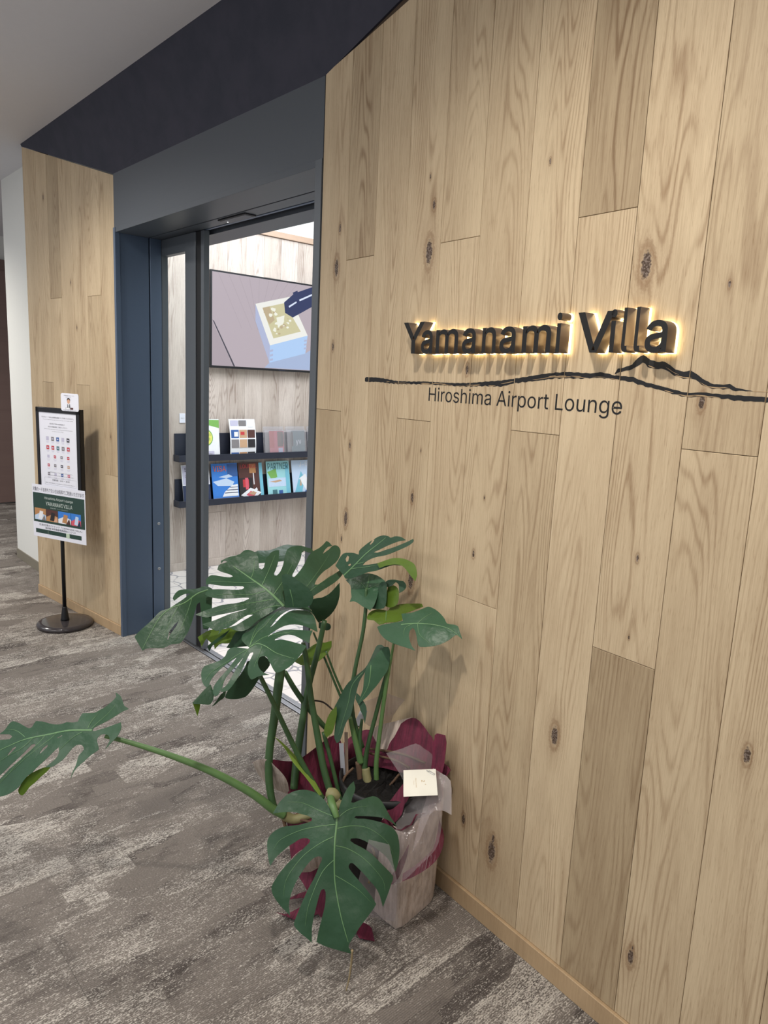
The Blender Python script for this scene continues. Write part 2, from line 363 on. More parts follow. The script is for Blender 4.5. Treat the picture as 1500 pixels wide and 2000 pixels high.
# ------------------------------------------------------------------ room shell
A = Vector((-1.267, 1.433, 0)); dR = Vector((.99716, -.07527, 0)); nR = Vector((-.07527, -.99716, 0))
B = Vector((-4.833, 1.395, 0)); dL = Vector((.99478, .10206, 0)); nL = Vector((.10206, -.99478, 0))
def frame(o, d, n):                                  # local x along the wall, local -y out of the wall, z up
    return Matrix(((d.x, -n.x, 0, o.x), (d.y, -n.y, 0, o.y), (0, 0, 1, o.z), (0, 0, 0, 1)))
FR = frame(A, dR, nR); FL = frame(B, dL, nL)
FI = Matrix(((0, -1, 0, -4.84), (1, 0, 0, 0), (0, 0, 1, 0), (0, 0, 0, 1)))   # lounge wall: local x = world y, faces +x
def soffit_z(x, y): return 6.216 - .0256 * x - 2.594 * y
CZ = 2.735
def mat_on(parent_M, s, z): return parent_M @ Matrix.Translation((s, 0, z))

floor_o = struct(obj('floor', bx((-9, -4, -.05), (2.5, 5, -.009)), M_backer))
tiles = {}
def plain_piece(name, lo, hi, mat, parent, bev=0, **props):
    key = (round(hi[0] - lo[0], 4), round(hi[1] - lo[1], 4), round(hi[2] - lo[2], 4), mat.name)
    if key not in tiles:
        bm = bx((0, 0, 0), (hi[0] - lo[0], hi[1] - lo[1], hi[2] - lo[2]), bev); me = bpy.data.meshes.new(name); bm.to_mesh(me); bm.free(); me.materials.append(mat); tiles[key] = me
    o = bpy.data.objects.new(name, tiles[key]); COL.objects.link(o); o.location = lo; o.parent = parent
    for k, v in props.items(): o[k] = v
    return o
g = .0006
for i in range(-36, 6):                              # carpet planks 25 cm x 1 m laid at right angles to the door
    x0 = i * .25 + .024; x1 = x0 + .25; st = (i % 2) * .5
    for y0 in [-2.0 + st, -1.0 + st, .0 + st, 1.0 + st, 2.0 + st]:
        lo, hi = y0, y0 + 1.0
        ymax = 1.737 if x1 > -3.9 else (1.55 if x1 > -5.85 else 3.0)
        hi = min(hi, ymax)
        if hi - lo < .04: continue
        plain_piece('carpet_tile', (x0 + g / 2, lo + g / 2, -.009), (x1 - g / 2, hi - g / 2, 0), M_carpet, floor_o)
for i in range(16):                                  # patterned tiles of the lounge floor
    for j in range(15):
        x0 = -4.84 + i * .2; y0 = 1.80 + j * .2
        if x0 < -1.8: plain_piece('floor_tile', (x0 + .001, y0 + .001, -.009), (x0 + .199, y0 + .199, 0), M_tile, floor_o)
ceil = struct(obj('ceiling', bx((-9, -4, CZ), (2.5, 1.42, CZ + .12)), M_ceil))
obj('ceiling_panel', bx((-9, 1.42, CZ), (-4.835, 4, CZ + .12)), M_ceil, ceil)

SEAMS = [-.73, -.58, -.434, -.287, -.138, .010, .163, .312, .458, .614, .763, .913, 1.063, 1.213]
def plank(parent, M, s0, s1, z0, z1, tone, top=None, knots=(), mat=M_oak, cath=1.0, gap=.0011, name='plank'):
    """one board; top(s) gives a sloping upper end. Local origin at its lower left corner."""
    a, b = s0 + gap / 2, s1 - gap / 2; za = z0 + gap / 2
    if top: poly = [(0, 0), (b - a, 0), (b - a, top(b) - za), (0, top(a) - za)]
    else: poly = rect(0, 0, b - a, z1 - gap / 2 - za)
    bm = bmesh.new(); add_prism(bm, poly, -.0065, 0, .0007)
    o = obj(name, bm, mat, parent, M @ Matrix.Translation((a, 0, za)))
    o['tone'] = float(tone); o['seed'] = float(random.uniform(0, 10)); o['cath'] = float(cath)
    for kn in ('knot', 'knot_b', 'knot_c'): o[kn] = (9.0, 9.0, .001)
    for kn, (s, z, r) in zip(('knot', 'knot_b', 'knot_c'), knots): o[kn] = (s - a, z - za, r)
    return o
# right-hand wall
bm = bmesh.new(); add_prism(bm, rect(-.735, 0, 1.36, CZ), -.12, -.0068); wr = struct(obj('wall_right', bm, M_backer, None, FR))
ID = Matrix.Identity(4)
def rtop(s):
    p = A + dR * s; return min(CZ, soffit_z(p.x, p.y) - .001)
K = {(0, 1): [(-.634, 1.808, .017), (-.621, 1.926, .008), (-.64, 1.56, .008)], (0, 0): [],
     (1, 0): [(-.523, 1.247, .007), (-.531, 1.004, .015), (-.551, .933, .006)],
     (3, 1): [(-.182, 1.807, .020), (-.172, 1.927, .008), (-.193, 2.002, .004)], (3, 0): [(-.198, 1.126, .009), (-.171, 1.266, .003), (-.185, .882, .018)],
     (4, 0): [(-.005, 1.495, .008)], (5, 1): [(.065, 1.015, .006), (.09, 1.17, .003)], (5, 0): [(.098, .257, .009)],
     (6, 1): [(.219, 1.959, .004)], (6, 0): [(.21, .222, .020), (.212, .262, .008)], (7, 0): [(.378, .633, .015)],
     (8, 1): [(.492, 1.709, .018), (.545, 1.111, .005), (.546, .936, .003)], (9, 1): [(.644, 1.443, .009), (.67, 1.658, .004)],
     (9, 0): [(.638, .215, .012), (.64, .24, .003)], (10, 0): [(.82, .789, .010)]}
JT = {0: 1.353, 1: 1.825, 3: 1.35, 4: 1.825, 5: .889, 6: 1.35, 7: 1.825, 8: .886, 9: 1.349, 11: 1.35}
TONE = {(0, 0): .80, (0, 1): .96, (1, 0): 1.0, (1, 1): .80, (2, 0): .97, (3, 0): .93, (3, 1): .98, (4, 0): 1.0, (4, 1): .95, (5, 0): 1.0, (5, 1): .95, (6, 0): .88, (6, 1): .98,
        (7, 0): 1.02, (7, 1): .70, (8, 0): .70, (8, 1): .98, (9, 0): .95, (9, 1): .88, (10, 0): .98, (11, 0): .9, (11, 1): .95, (12, 0): .95}
CATH = {(1, 1): 1.5, (7, 1): 1.7, (8, 1): 1.2, (0, 1): .9}
for i in range(13):
    s0, s1 = SEAMS[i], SEAMS[i + 1]; jz = JT.get(i)
    if jz: plank(wr, ID, s0, s1, .0555, jz, TONE.get((i, 0), .95), None, K.get((i, 0), ()), cath=CATH.get((i, 0), 1))
    plank(wr, ID, s0, s1, jz or .0555, 0, TONE.get((i, 1 if jz else 0), .95), rtop, K.get((i, 1 if jz else 0), ()), cath=CATH.get((i, 1), 1))
def baseboard(name, M, s0, s1, h, t, mat):
    bm = bmesh.new(); add_prism(bm, rect(0, 0, s1 - s0, h), -.006, t, .0015); o = struct(obj(name, bm, mat, None, M @ Matrix.Translation((s0, 0, 0))))
    o['tone'] = .95; o['seed'] = 2.2; o['cath'] = .3
    for kn in ('knot', 'knot_b', 'knot_c'): o[kn] = (9.0, 9.0, .001)
    return o
baseboard('baseboard_right', FR, -.72, 1.36, .055, .008, M_base)
# left-hand wall panel
bm = bmesh.new(); add_prism(bm, rect(0, 0, 1.083, 2.41), -.12, -.0068); add_box(bm, (0.0, .0068, 0), (.012, .149, 2.715)); wl = struct(obj('wall_left', bm, M_backer, None, FL))
def ltop(s):
    p = B + dL * s; return soffit_z(p.x, p.y) - .001
LS = [0, .165, .318, .465, .622, .776, .927, 1.081]
LJ = {1: (1.364, .82, .97), 2: (1.843, .97, .76), 4: (1.363, .88, .97), 5: (1.837, .86, 1.0), 6: (.889, .97, .92)}
LK = {(1, 1): [(.268, 2.407, .009)], (3, 0): [(.583, 1.919, .007)], (4, 1): [(.641, 1.675, .007)], (6, 1): [(1.0, 1.1, .006)]}
for i in range(7):
    s0, s1 = LS[i], LS[i + 1]
    if i in LJ:
        j, t0, t1 = LJ[i]; plank(wl, ID, s0, s1, .0555, j, t0, None, LK.get((i, 0), ())); plank(wl, ID, s0, s1, j, 0, t1, ltop, LK.get((i, 1), ()))
    else: plank(wl, ID, s0, s1, .0555, 0, .95 + .02 * (i % 2), ltop, LK.get((i, 0), ()))
baseboard('baseboard_left', FL, 0, 1.08, .055, .008, M_base)
# white wall beyond the panel
struct(obj('wall_corridor', bx((-5.857, 1.545, 0), (-4.86, 4, CZ)), M_white))
struct(obj('baseboard_corridor', bx((-5.862, 1.538, 0), (-4.86, 1.545, .07), .001), M_skirt))
struct(obj('wall_far', bx((-8.4, 1.2, 0), (-8.3, 4.6, CZ)), M_white))
fd = struct(obj('door_2', bx((-8.3, 1.6, .012), (-8.26, 4.4, 2.5), .003), M_door)); fd['tone'] = .9; fd['seed'] = 1.0; fd['cath'] = .2
for kn in ('knot', 'knot_b', 'knot_c'): fd[kn] = (9.0, 9.0, .001)
obj('door_head', bx((-8.255, 1.6, 2.40), (-8.24, 4.4, 2.5), .002), M_door, fd)['tone'] = .7
# sloping dark fascia above the recess
hl = Vector((-3.756, 1.505)); hr = Vector((-1.998, 1.488))
bm = bmesh.new()
def fz(x, z): return Vector((x, (6.216 - .0256 * x - z) / 2.594, z))
xr = 1.0
front = [fz(-4.835, 2.722), Vector((hl.x, hl.y, 2.412)), Vector((hr.x, hr.y, 2.402)), fz(xr, CZ) + Vector((0, 0, 0)), fz(-4.835, CZ)]
rp = A + dR * .7; front[3] = Vector((rp.x, rp.y, CZ))
fv = [bm.verts.new(p) for p in front]; bv = [bm.verts.new(p + Vector((0, .05, .0))) for p in front]
bm.faces.new(fv); bm.faces.new(bv[::-1])
for k in range(5): bm.faces.new((fv[k], bv[k], bv[(k + 1) % 5], fv[(k + 1) % 5]))
bmesh.ops.recalc_face_normals(bm, faces=bm.faces)
struct(obj('trim_1', bm, M_fascia))
# header over the door, its lower edge trim and underside
FH = frame(Vector((hl.x, hl.y, 0)), Vector((hr.x - hl.x, hr.y - hl.y, 0)).normalized(), Vector((-(hr.y - hl.y) * -1, -(hr.x - hl.x), 0)).normalized())
L = (hr - hl).length
bm = bmesh.new(); add_box(bm, (0, 0, 2.135), (L, .17, 2.46)); hd = struct(obj('trim_2', bm, M_head, None, FH))
obj('trim_strip', bx((.02, -.002, 2.134), (L - .035, .001, 2.157), .0005), M_head, hd)
obj('soffit_panel', bx((.0, .178, 2.135), (L, .252, 2.25), .001), M_head, hd)
obj('door_track', bx((0, .252, 2.15), (L, .31, 2.25)), M_rubber, hd)
obj('track_cover', bx((0, .262, 2.136), (L - .02, .278, 2.16), .001), M_steel, hd)
obj('lintel', bx((0, .31, 2.125), (L, .45, 2.46), .001), M_head, hd)
sen = thing('door_sensor', 'flat dark motion sensor set into the underside of the door header', 'sensor', (-2.92, 1.714, 2.135))
obj('housing', bx((-.115, -.030, -.006), (.115, .030, .0), .002), M_black, sen); obj('sensor_window', bx((-.105, -.022, -.0075), (.105, .022, -.006), .0005), M_head, sen)
bm = bmesh.new(); add_lathe(bm, [(.003, -.0095), (.0035, -.0075)], 10, 0, (-.085, .005, 0)); obj('indicator_light', bm, glow('sensor_led', (255, 255, 255), 1.2), sen)
# left jamb
jl = struct(obj('trim_3', bx((-3.80, 1.52, 0), (-3.7405, 1.678, 2.135), .001), M_steel))
obj('jamb_edge', bx((-3.757, 1.499, 0), (-3.735, 1.524, 2.157), .001), M_steel, jl)
jb = obj('jamb_panel', bx((-3.80, 1.684, 0), (-3.736, 1.745, 2.135), .001), M_steel, jl)
for z in (.36, .62):
    bm = bmesh.new(); add_lathe(bm, [(.001, 0), (.001, .0015), (.005, .0035), (.008, .002), (.009, 0)], 14)
    obj('screw', bm, M_alu, jl, Matrix.Translation((-3.736, 1.716, z)) @ Matrix.Rotation(PI / 2, 4, 'Y'))
# right jamb
jr = struct(obj('trim_4', bx((-2.03, 1.50, 0), (-1.985, 1.95, 2.157), .001), M_stile))
obj('jamb_edge', bx((-2.034, 1.484, 0), (-1.9985, 1.502, 2.157), .001), M_stile, jr)
# sliding glass door drawn back to the left
dr = thing('sliding_door', 'slate framed sliding glass door drawn back beside the left jamb', 'door', (-3.56, 1.765, 0))
def dpart(name, lo, hi, m, bev=.0015): return obj(name, bx((lo[0] + 3.56, lo[1] - 1.765, lo[2]), (hi[0] + 3.56, hi[1] - 1.765, hi[2]), bev), m, dr)
dpart('stile', (-3.47, 1.745, .012), (-3.362, 1.785, 2.134), M_stile, .003); dpart('stile', (-3.86, 1.747, .012), (-3.738, 1.783, 2.134), M_stile)
dpart('top_rail', (-3.738, 1.747, 2.052), (-3.47, 1.783, 2.134), M_stile); dpart('bottom_rail', (-3.738, 1.747, .012), (-3.47, 1.783, .10), M_stile)
dpart('glass_pane', (-3.738, 1.762, .10), (-3.47, 1.768, 2.052), M_glass, 0)
dpart('rubber_seal', (-3.362, 1.752, .012), (-3.318, 1.778, 2.134), M_rubber); dpart('closing_edge', (-3.318, 1.752, .012), (-3.288, 1.782, 2.134), M_stile)
# threshold
th = struct(obj('trim_5', bx((-3.86, 1.738, -.009), (-1.99, 1.80, .0)), M_rubber))
obj('threshold_rail', bx((-3.73, 1.740, 0), (-2.03, 1.764, .004), .001), M_alu, th); obj('threshold_rail', bx((-3.73, 1.772, 0), (-2.03, 1.800, .004), .001), M_alu, th)
# lounge behind the door
bm = bmesh.new(); add_prism(bm, rect(1.81, 0, 5.0, 2.5), -.1, -.0068); wi = struct(obj('wall_lounge', bm, M_backer, None, FI))
IS = [1.81] + [1.995 + .155 * k for k in range(20)]
for i in range(len(IS) - 1):
    s0, s1 = IS[i], IS[i + 1]; t = (.97, .9, 1.0, .88, .95, 1.02, .9)[i % 7]
    if i % 3 == 2:
        j = (1.35, .42, 2.2)[(i // 3) % 3]; plank(wi, ID, s0, s1, .06, j, t, None, (), M_oak_in); plank(wi, ID, s0, s1, j, 2.5, t * .93, None, (), M_oak_in)
    else: plank(wi, ID, s0, s1, .06, 2.5, t, None, [(s0 + .08, 2.42, .012)] if i == 5 else (), M_oak_in)
baseboard('baseboard_lounge', FI, 1.81, 5.0, .06, .008, M_oak_in)
struct(obj('trim_6', bx((-4.86, 1.81, 2.502), (-4.825, 5, 2.545), .002), M_trimw))
struct(obj('wall_lounge_upper', bx((-5.05, 1.81, 2.5), (-4.95, 5, 3.2)), M_plaster_in))
struct(obj('wall_lounge_back', bx((-5.05, 5, 0), (-1.0, 5.1, 3.2)), M_white)); struct(obj('wall_lounge_right', bx((-1.05, 1.95, 0), (-.95, 5, 3.2)), M_white))
struct(obj('wall_lounge_front', bx((-1.99, 1.90, 0), (-1.0, 1.95, 3.2)), M_white)); struct(obj('ceiling_lounge', bx((-5.05, 1.95, 3.0), (-.95, 5.1, 3.1)), M_ceil))
struct(obj('wall_door_left', bx((-4.845, 1.70, 0), (-3.80, 1.80, 3.1)), M_white)); struct(obj('wall_door_top', bx((-4.85, 1.87, 2.2), (-1.95, 1.95, 3.1)), M_white))

# ------------------------------------------------------------------ wall sign, emblem, lettering
sign = thing('backlit_sign', 'backlit black raised letters reading Yamanami Villa on the oak wall', 'sign', A + Vector((0, 0, 1.534)))
sign.matrix_world = FR @ Matrix.Translation((0, 0, 1.534))
CAP, XH, ASC = .084, .0605, .0885
LET = [('Y', -.2263, -.137, CAP), ('a', -.1482, -.102, XH), ('m', -.0884, -.003, XH), ('a', .012, .060, XH), ('n', .0828, .129, XH), ('a', .142, .192, XH), ('m', .213, .297, XH), ('i', .3105, .324, .0865),
       ('V', .3663, .4575, CAP), ('i', .4500, .4640, .0865), ('l', .4798, .4940, ASC), ('l', .5085, .5230, ASC), ('a', .5332, .5805, XH)]
for ch, a, b, h in LET:
    me = text_mesh(ch, .116, .016, .0013); zlo = -.0013 if ch == 'a' else 0
    fit(me, a, b, zlo, h + (.001 if ch in 'amn' else 0))
    for v in me.vertices: v.co.y -= .024
    for p in me.polygons: p.material_index = 0 if p.normal.y < -.9 else 1
    lo = link('letter', me, [M_face, M_bronze], sign)
    m2 = text_mesh(ch, .116, .0032, .0022); fit(m2, a - .0009, b + .0009, zlo - .0009, h + .0009)
    for v in m2.vertices: v.co.y -= .0048
    link('lit_edge', m2, [M_led], lo)
def strip(bm, top, bot, mi=0, y=-.0004, seams=SEAMS):
    def at(c, s):
        for i in range(len(c) - 1):
            if c[i][0] <= s <= c[i + 1][0]: return c[i][1] + (c[i + 1][1] - c[i][1]) * (s - c[i][0]) / max(1e-6, c[i + 1][0] - c[i][0])
        return c[0][1] if s < c[0][0] else c[-1][1]
    lo, hi = max(top[0][0], bot[0][0]), min(top[-1][0], bot[-1][0]); cuts = [lo] + [s for s in seams if lo < s < hi] + [hi]
    for a, b in zip(cuts, cuts[1:]):
        a2, b2 = a + (.0012 if a != lo else 0), b - (.0012 if b != hi else 0); n = max(2, int((b2 - a2) / .006)); prev = None
        for k in range(n + 1):
            s = a2 + (b2 - a2) * k / n; rg = .0009 * math.sin(s * 310) + .0006 * math.sin(s * 770 + 1)
            zt, zb = at(top, s) + rg * .5, at(bot, s) + rg
            cur = [bm.verts.new((s, y, zt)), bm.verts.new((s, y, zb))]
            if prev: bm.faces.new((prev[0], prev[1], cur[1], cur[0])).material_index = mi
            prev = cur
ET = [[-.454,1.463],[-.45,1.466],[-.396,1.466],[-.358,1.464],[-.296,1.458],[-.237,1.458],[-.17,1.46],[-.106,1.459],[-.045,1.459],[.013,1.461],[.068,1.466],[.12,1.47],[.159,1.475],[.202,1.481],[.249,1.488],[.286,1.492],[.322,1.494],[.35,1.493],[.384,1.492],[.41,1.495],[.45,1.488],[.487,1.487],[.518,1.477],[.554,1.47],[.588,1.463],[.616,1.458],[.641,1.461],[.672,1.459],[.711,1.458],[.748,1.457],[.80,1.457],[.88,1.462],[.96,1.460]]
EB = [[-.454,1.454],[-.45,1.451],[-.395,1.453],[-.357,1.452],[-.295,1.449],[-.236,1.451],[-.169,1.452],[-.105,1.452],[-.044,1.451],[.014,1.452],[.069,1.455],[.122,1.455],[.16,1.464],[.204,1.469],[.25,1.474],[.287,1.479],[.323,1.48],[.351,1.48],[.386,1.482],[.412,1.483],[.451,1.48],[.488,1.476],[.519,1.468],[.555,1.462],[.589,1.454],[.617,1.45],[.642,1.453],[.673,1.452],[.712,1.448],[.75,1.448],[.80,1.449],[.88,1.455],[.96,1.457]]
MT = [[.444,1.493],[.449,1.502],[.464,1.505],[.484,1.512],[.497,1.526],[.505,1.532],[.514,1.528],[.527,1.521],[.542,1.517],[.555,1.519],[.565,1.514],[.583,1.503],[.597,1.499],[.615,1.501],[.626,1.496],[.643,1.485],[.659,1.478],[.674,1.476],[.694,1.478],[.709,1.471],[.738,1.4665]]
MB = [[.444,1.491],[.447,1.491],[.458,1.496],[.473,1.499],[.491,1.504],[.502,1.513],[.51,1.516],[.52,1.508],[.536,1.503],[.552,1.504],[.562,1.502],[.579,1.492],[.596,1.487],[.615,1.486],[.626,1.485],[.639,1.476],[.655,1.47],[.671,1.468],[.69,1.469],[.705,1.466],[.738,1.466]]
em = thing('mountain_emblem', 'black brushstroke mountain ridge line painted across the oak wall under the sign', 'emblem'); em.matrix_world = FR
bm = bmesh.new(); strip(bm, ET, EB); obj('ridge_stroke', bm, M_inkl, em)
bm = bmesh.new(); strip(bm, MT, MB); obj('peak_stroke', bm, M_inkl, em)
bm = bmesh.new(); rr = random.Random(3)             # dry-brush gaps: slim slivers of bare board
for _ in range(46):
    s = rr.uniform(-.36, .74); q = rr.random(); Lg = rr.uniform(.012, .05)
    def at(c, s): return next((c[i][1] + (c[i + 1][1] - c[i][1]) * (s - c[i][0]) / max(1e-6, c[i + 1][0] - c[i][0]) for i in range(len(c) - 1) if c[i][0] <= s <= c[i + 1][0]), c[-1][1])
    T_, B_ = (MT, MB) if (s > .46 and rr.random() < .5) else (ET, EB); f = rr.uniform(.45, .95)
    pts = [(s + Lg * k / 4, at(T_, s + Lg * k / 4) * (1 - f) + at(B_, s + Lg * k / 4) * f) for k in range(5)]
    w = rr.uniform(.0003, .0008); 
    for k in range(4):
        flat(bm, [(pts[k][0], pts[k][1] - w * (k > 0)), (pts[k + 1][0], pts[k + 1][1] - w * (k < 3)), (pts[k + 1][0], pts[k + 1][1] + w * (k < 3)), (pts[k][0], pts[k][1] + w * (k > 0))] if 0 < k < 3 else ([(pts[0][0], pts[0][1]), (pts[1][0], pts[1][1] - w), (pts[1][0], pts[1][1] + w)] if k == 0 else [(pts[3][0], pts[3][1] - w), (pts[4][0], pts[4][1]), (pts[3][0], pts[3][1] + w)]), -.0007)
gaps = obj('brush_gap', bm, plain('bare_oak_gap', (178, 150, 112), .6), em); gaps['kind'] = 'stuff'
lt = thing('wall_lettering', 'thin black lettering Hiroshima Airport Lounge under the brushstroke on the oak wall', 'lettering'); lt.matrix_world = FR
words = 'Hiroshima Airport Lounge'; whole = text_mesh(words, .0505); xs = [v.co.x for v in whole.vertices]; w0, w1 = min(xs), max(xs); bpy.data.meshes.remove(whole); cap = text_mesh('H', .0505); kz = .0366 / max(v.co.z for v in cap.vertices); bpy.data.meshes.remove(cap); kx = (.4705 + .150) / (w1 - w0)
for i, ch in enumerate(words):
    if ch == ' ': continue
    me = text_mesh(words[:i + 1], .0505); xr = max(v.co.x for v in me.vertices); bpy.data.meshes.remove(me)
    me = text_mesh(ch, .0505); cw = max(v.co.x for v in me.vertices)
    for v in me.vertices: v.co.x = -.150 + (v.co.x - cw + xr - w0) * kx; v.co.y = -.0005; v.co.z = v.co.z * kz + 1.4075
    link('letter', me, M_inkl, lt)

# ------------------------------------------------------------------ sign stand with its papers
a_ = Vector((.9304, .3665, 0)); n_ = Vector((.3665, -.9304, 0)); SC = Vector((-4.105, 1.315, 0))
FS = frame(SC, a_, n_)
st = thing('sign_stand', 'black floor sign stand with round base before the left oak panel', 'sign stand'); st.matrix_world = FS
bm = bmesh.new(); add_lathe(bm, [(.143, 0), (.150, .004), (.150, .016), (.144, .023), (.120, .027), (.03, .030)], 48); obj('base', bm, M_plastic, st)
bm = bmesh.new(); add_lathe(bm, [(.024, .028), (.022, .04), (.0135, .105), (.0125, .11)], 20); obj('pole_socket', bm, M_black, st)
bm = bmesh.new(); add_tube(bm, [(0, 0, .1), (0, 0, .86)], .0105, 14); obj('pole', bm, M_black, st)
fx0, fx1, fz0, fz1 = -.158, .182, .775, 1.235
fr_ = obj('frame', bx((fx0, -.012, fz0), (fx1, .012, fz1)), M_black, st)
for lo, hi in (((fx0, -.018, fz0), (fx0 + .022, -.012, fz1)), ((fx1 - .026, -.018, fz0), (fx1, -.012, fz1)), ((fx0, -.018, fz1 - .026), (fx1, -.012, fz1)), ((fx0, -.018, fz0), (fx1, -.012, fz0 + .02))):
    obj('frame_rail', bx(lo, hi, .002), M_black, fr_)
px0, px1, pz0, pz1 = fx0 + .022, fx1 - .026, fz0 + .02, fz1 - .026
obj('notice_sheet', bx((px0, -.0135, pz0), (px1, -.012, pz1)), M_paper, st)
W_ = px1 - px0; cx = (px0 + px1) / 2
it = [('下記のカード会社会員様は無料でご利用いただけます。', px0 + .02, px1 - .02, pz1 - .030, pz1 - .022, 0), ('You can use this lounge free of charge with these cards.', px0 + .03, px1 - .025, pz1 - .041, pz1 - .037, 0),
      ('受付時に対象の会員証及び', cx - .062, cx + .055, pz1 - .065, pz1 - .057, 0), ('当日の搭乗券をご提示ください。', cx - .075, cx + .075, pz1 - .081, pz1 - .073, 0), ('Please show your card and boarding pass at the reception.', px0 + .04, px1 - .03, pz1 - .093, pz1 - .089, 0), ('on the day of your flight', cx - .045, cx + .045, pz1 - .104, pz1 - .100, 0),
      ('※上記以外のカードはご利用いただけません。', px0 + .06, px1 - .04, pz0 + .083, pz0 + .088, 0), ('※ご同伴の方は有料となります。あらかじめご了承ください。', px0 + .055, px1 - .03, pz0 + .066, pz0 + .071, 0),
      ('営業時間', cx - .055, cx - .01, pz0 + .037, pz0 + .048, 0), ('6:40 ー 20:40', cx + .005, cx + .08, pz0 + .039, pz0 + .047, 0), ('最終入室は閉店の二十分前までとさせていただきます。', px0 + .035, px1 - .025, pz0 + .022, pz0 + .027, 0)]
printed(st, 'notice_text', -.0138, it, [M_ink])
bm = bmesh.new(); cols = ['lilac', 'grey', 'blue', 'lilac', 'black', 'red', 'red', 'teal', 'grey', 'red', 'lilac', 'red', 'grey', 'red', 'red', 'grey', 'black', 'tan', 'grey', 'lilac', 'blue', 'pink']
names = sorted(set(cols)); ci = 0
for r, n in enumerate((5, 5, 4, 4, 4)):
    for k in range(n):
        x = px0 + .055 + (W_ - .115) * (k + .2) / (n - .6); z = pz1 - .143 - r * .049; w, h = (.011, .011) if r < 2 else (.009, .008); cn = cols[ci % len(cols)]; ci += 1
        flat(bm, rect(x - w, z - h, x + w, z + h), -.0137, names.index(cn))
        flat(bm, rect(x - w * .5, z - h * .35, x + w * .5, z + h * .35), -.0139, names.index('lilac'))
        for q in range(2): flat(bm, rect(x - .012 + q * .003, z - .017 - q * .006, x + .012 - q * .003, z - .015 - q * .006), -.0137, names.index('lilac'))
obj('card_marks', bm, [P[n] for n in names], st)
bm = bmesh.new()
for lo, hi in ((rect(px0 + .03, pz0 + .014, px1 - .015, pz0 + .0148)), (0, 0)) if 0 else (): pass
for x0, z0, x1, z1 in ((px0 + .03, pz0 + .014, px1 - .015, pz0 + .0147), (px0 + .03, pz0 + .054, px1 - .015, pz0 + .0547), (px0 + .03, pz0 + .014, px0 + .0307, pz0 + .054), (px1 - .0157, pz0 + .014, px1 - .015, pz0 + .054)): flat(bm, rect(x0, z0, x1, z1), -.0137)
obj('notice_border', bm, M_ink, st)
po = thing('poster', 'white and green landscape poster hung low on the sign stand', 'poster'); po.matrix_world = FS @ Matrix.Translation((.005, -.022, .503))
pw, ph = .21, .30
obj('sheet', bx((-pw, 0, 0), (pw, .0015, ph)), M_paper, po)
bm = bmesh.new(); flat(bm, rect(-pw + .006, .085, pw - .006, ph - .047), -.0003, 0); flat(bm, rect(-pw + .02, .022, pw - .035, .046), -.0003, 0); flat(bm, rect(.055, .020, .082, .046), -.0005, 1)
flat(bm, rect(-.09, .024, -.089, .044), -.0005, 1)
obj('green_print', bm, [M_green, plain('pale_green_print', (196, 214, 190), .6)], po)
bm = bmesh.new(); x = -pw + .016
sc = [('wood', 'white', 'cloud', 'grey'), ('brown', 'black', 'wood', 'skin'), ('sky', 'wood', 'white', 'brown'), ('sky', 'cloud', 'pink', 'navy')]; nn = sorted({c for q in sc for c in q})
for q, w in zip(sc, (.094, .096, .103, .078)):
    z0, z1 = .098, .165; h = z1 - z0
    flat(bm, rect(x, z0, x + w - .003, z1), -.0005, nn.index(q[0])); flat(bm, [(x, z0), (x + w - .003, z0), (x + w - .003, z0 + h * .45), (x + w * .5, z0 + h * .62), (x, z0 + h * .35)], -.0007, nn.index(q[2]))
    flat(bm, [(x + w * .3, z0 + h * .1), (x + w * .65, z0 + h * .05), (x + w * .75, z0 + h * .75), (x + w * .45, z0 + h * .8)], -.0009, nn.index(q[1])); flat(bm, [(x + w * .6, z0), (x + w * .95, z0), (x + w * .85, z0 + h * .5)], -.0011, nn.index(q[3])); x += w
obj('photo_strip', bm, [P[c] for c in nn], po)
printed(po, 'poster_text', -.0006, [('対象カードお持ちでない方は有料でご利用いただけます', -pw + .008, pw - .008, ph - .038, ph - .014, 0), ('Hiroshima Airport Lounge', -.11, .115, .218, .236, 1), ('YAMANAMI VILLA', -.10, .11, .187, .208, 1), ('広島空港オフィシャルラウンジ', -.065, .075, .173, .178, 1),
      ('広島空港のラウンジ「YAMANAMI VILLA」', -pw + .05, pw - .03, .066, .078, 0), ('国内線 保安検査場通過後エリア２F', -.11, .13, .051, .063, 0)], [M_ink, M_inkw])
nc = thing('notice_card', 'small white rounded card with a drawn clerk on the stand frame corner', 'card'); nc.matrix_world = FS @ Matrix.Translation((.118, -.0205, 1.272))
bm = bmesh.new(); cpts = []
for qx, qz, a0 in ((.055, .035, 0), (-.055, .035, 90), (-.055, -.035, 180), (.055, -.035, 270)):
    for k in range(5): cpts.append((qx + .012 * math.cos(math.radians(a0 + k * 22.5)), qz + .012 * math.sin(math.radians(a0 + k * 22.5))))
add_prism(bm, cpts, -.002, 0, .0003); obj('card_plate', bm, M_paper, nc)
bm = bmesh.new(); mm = ['black', 'skin', 'white', 'grey', 'brown']
def disc(cx, cz, rx, rz, y, mi, n=16): flat(bm, [(cx + rx * math.cos(2 * PI * k / n), cz + rz * math.sin(2 * PI * k / n)) for k in range(n)], y, mi)
disc(-.008, .011, .0125, .0125, -.0003, 0); disc(-.008, .004, .011, .012, -.0005, 1); flat(bm, [(-.018, -.028), (.004, -.028), (.002, -.010), (-.016, -.010)], -.0003, 0); flat(bm, [(-.010, -.028), (-.004, -.028), (-.003, -.010), (-.011, -.010)], -.0005, 2)
flat(bm, rect(-.030, -.038, .002, -.028), -.0006, 3); flat(bm, rect(-.028, -.037, .0, -.029), -.0008, 2); flat(bm, rect(.004, -.038, .026, -.028), -.0006, 4)
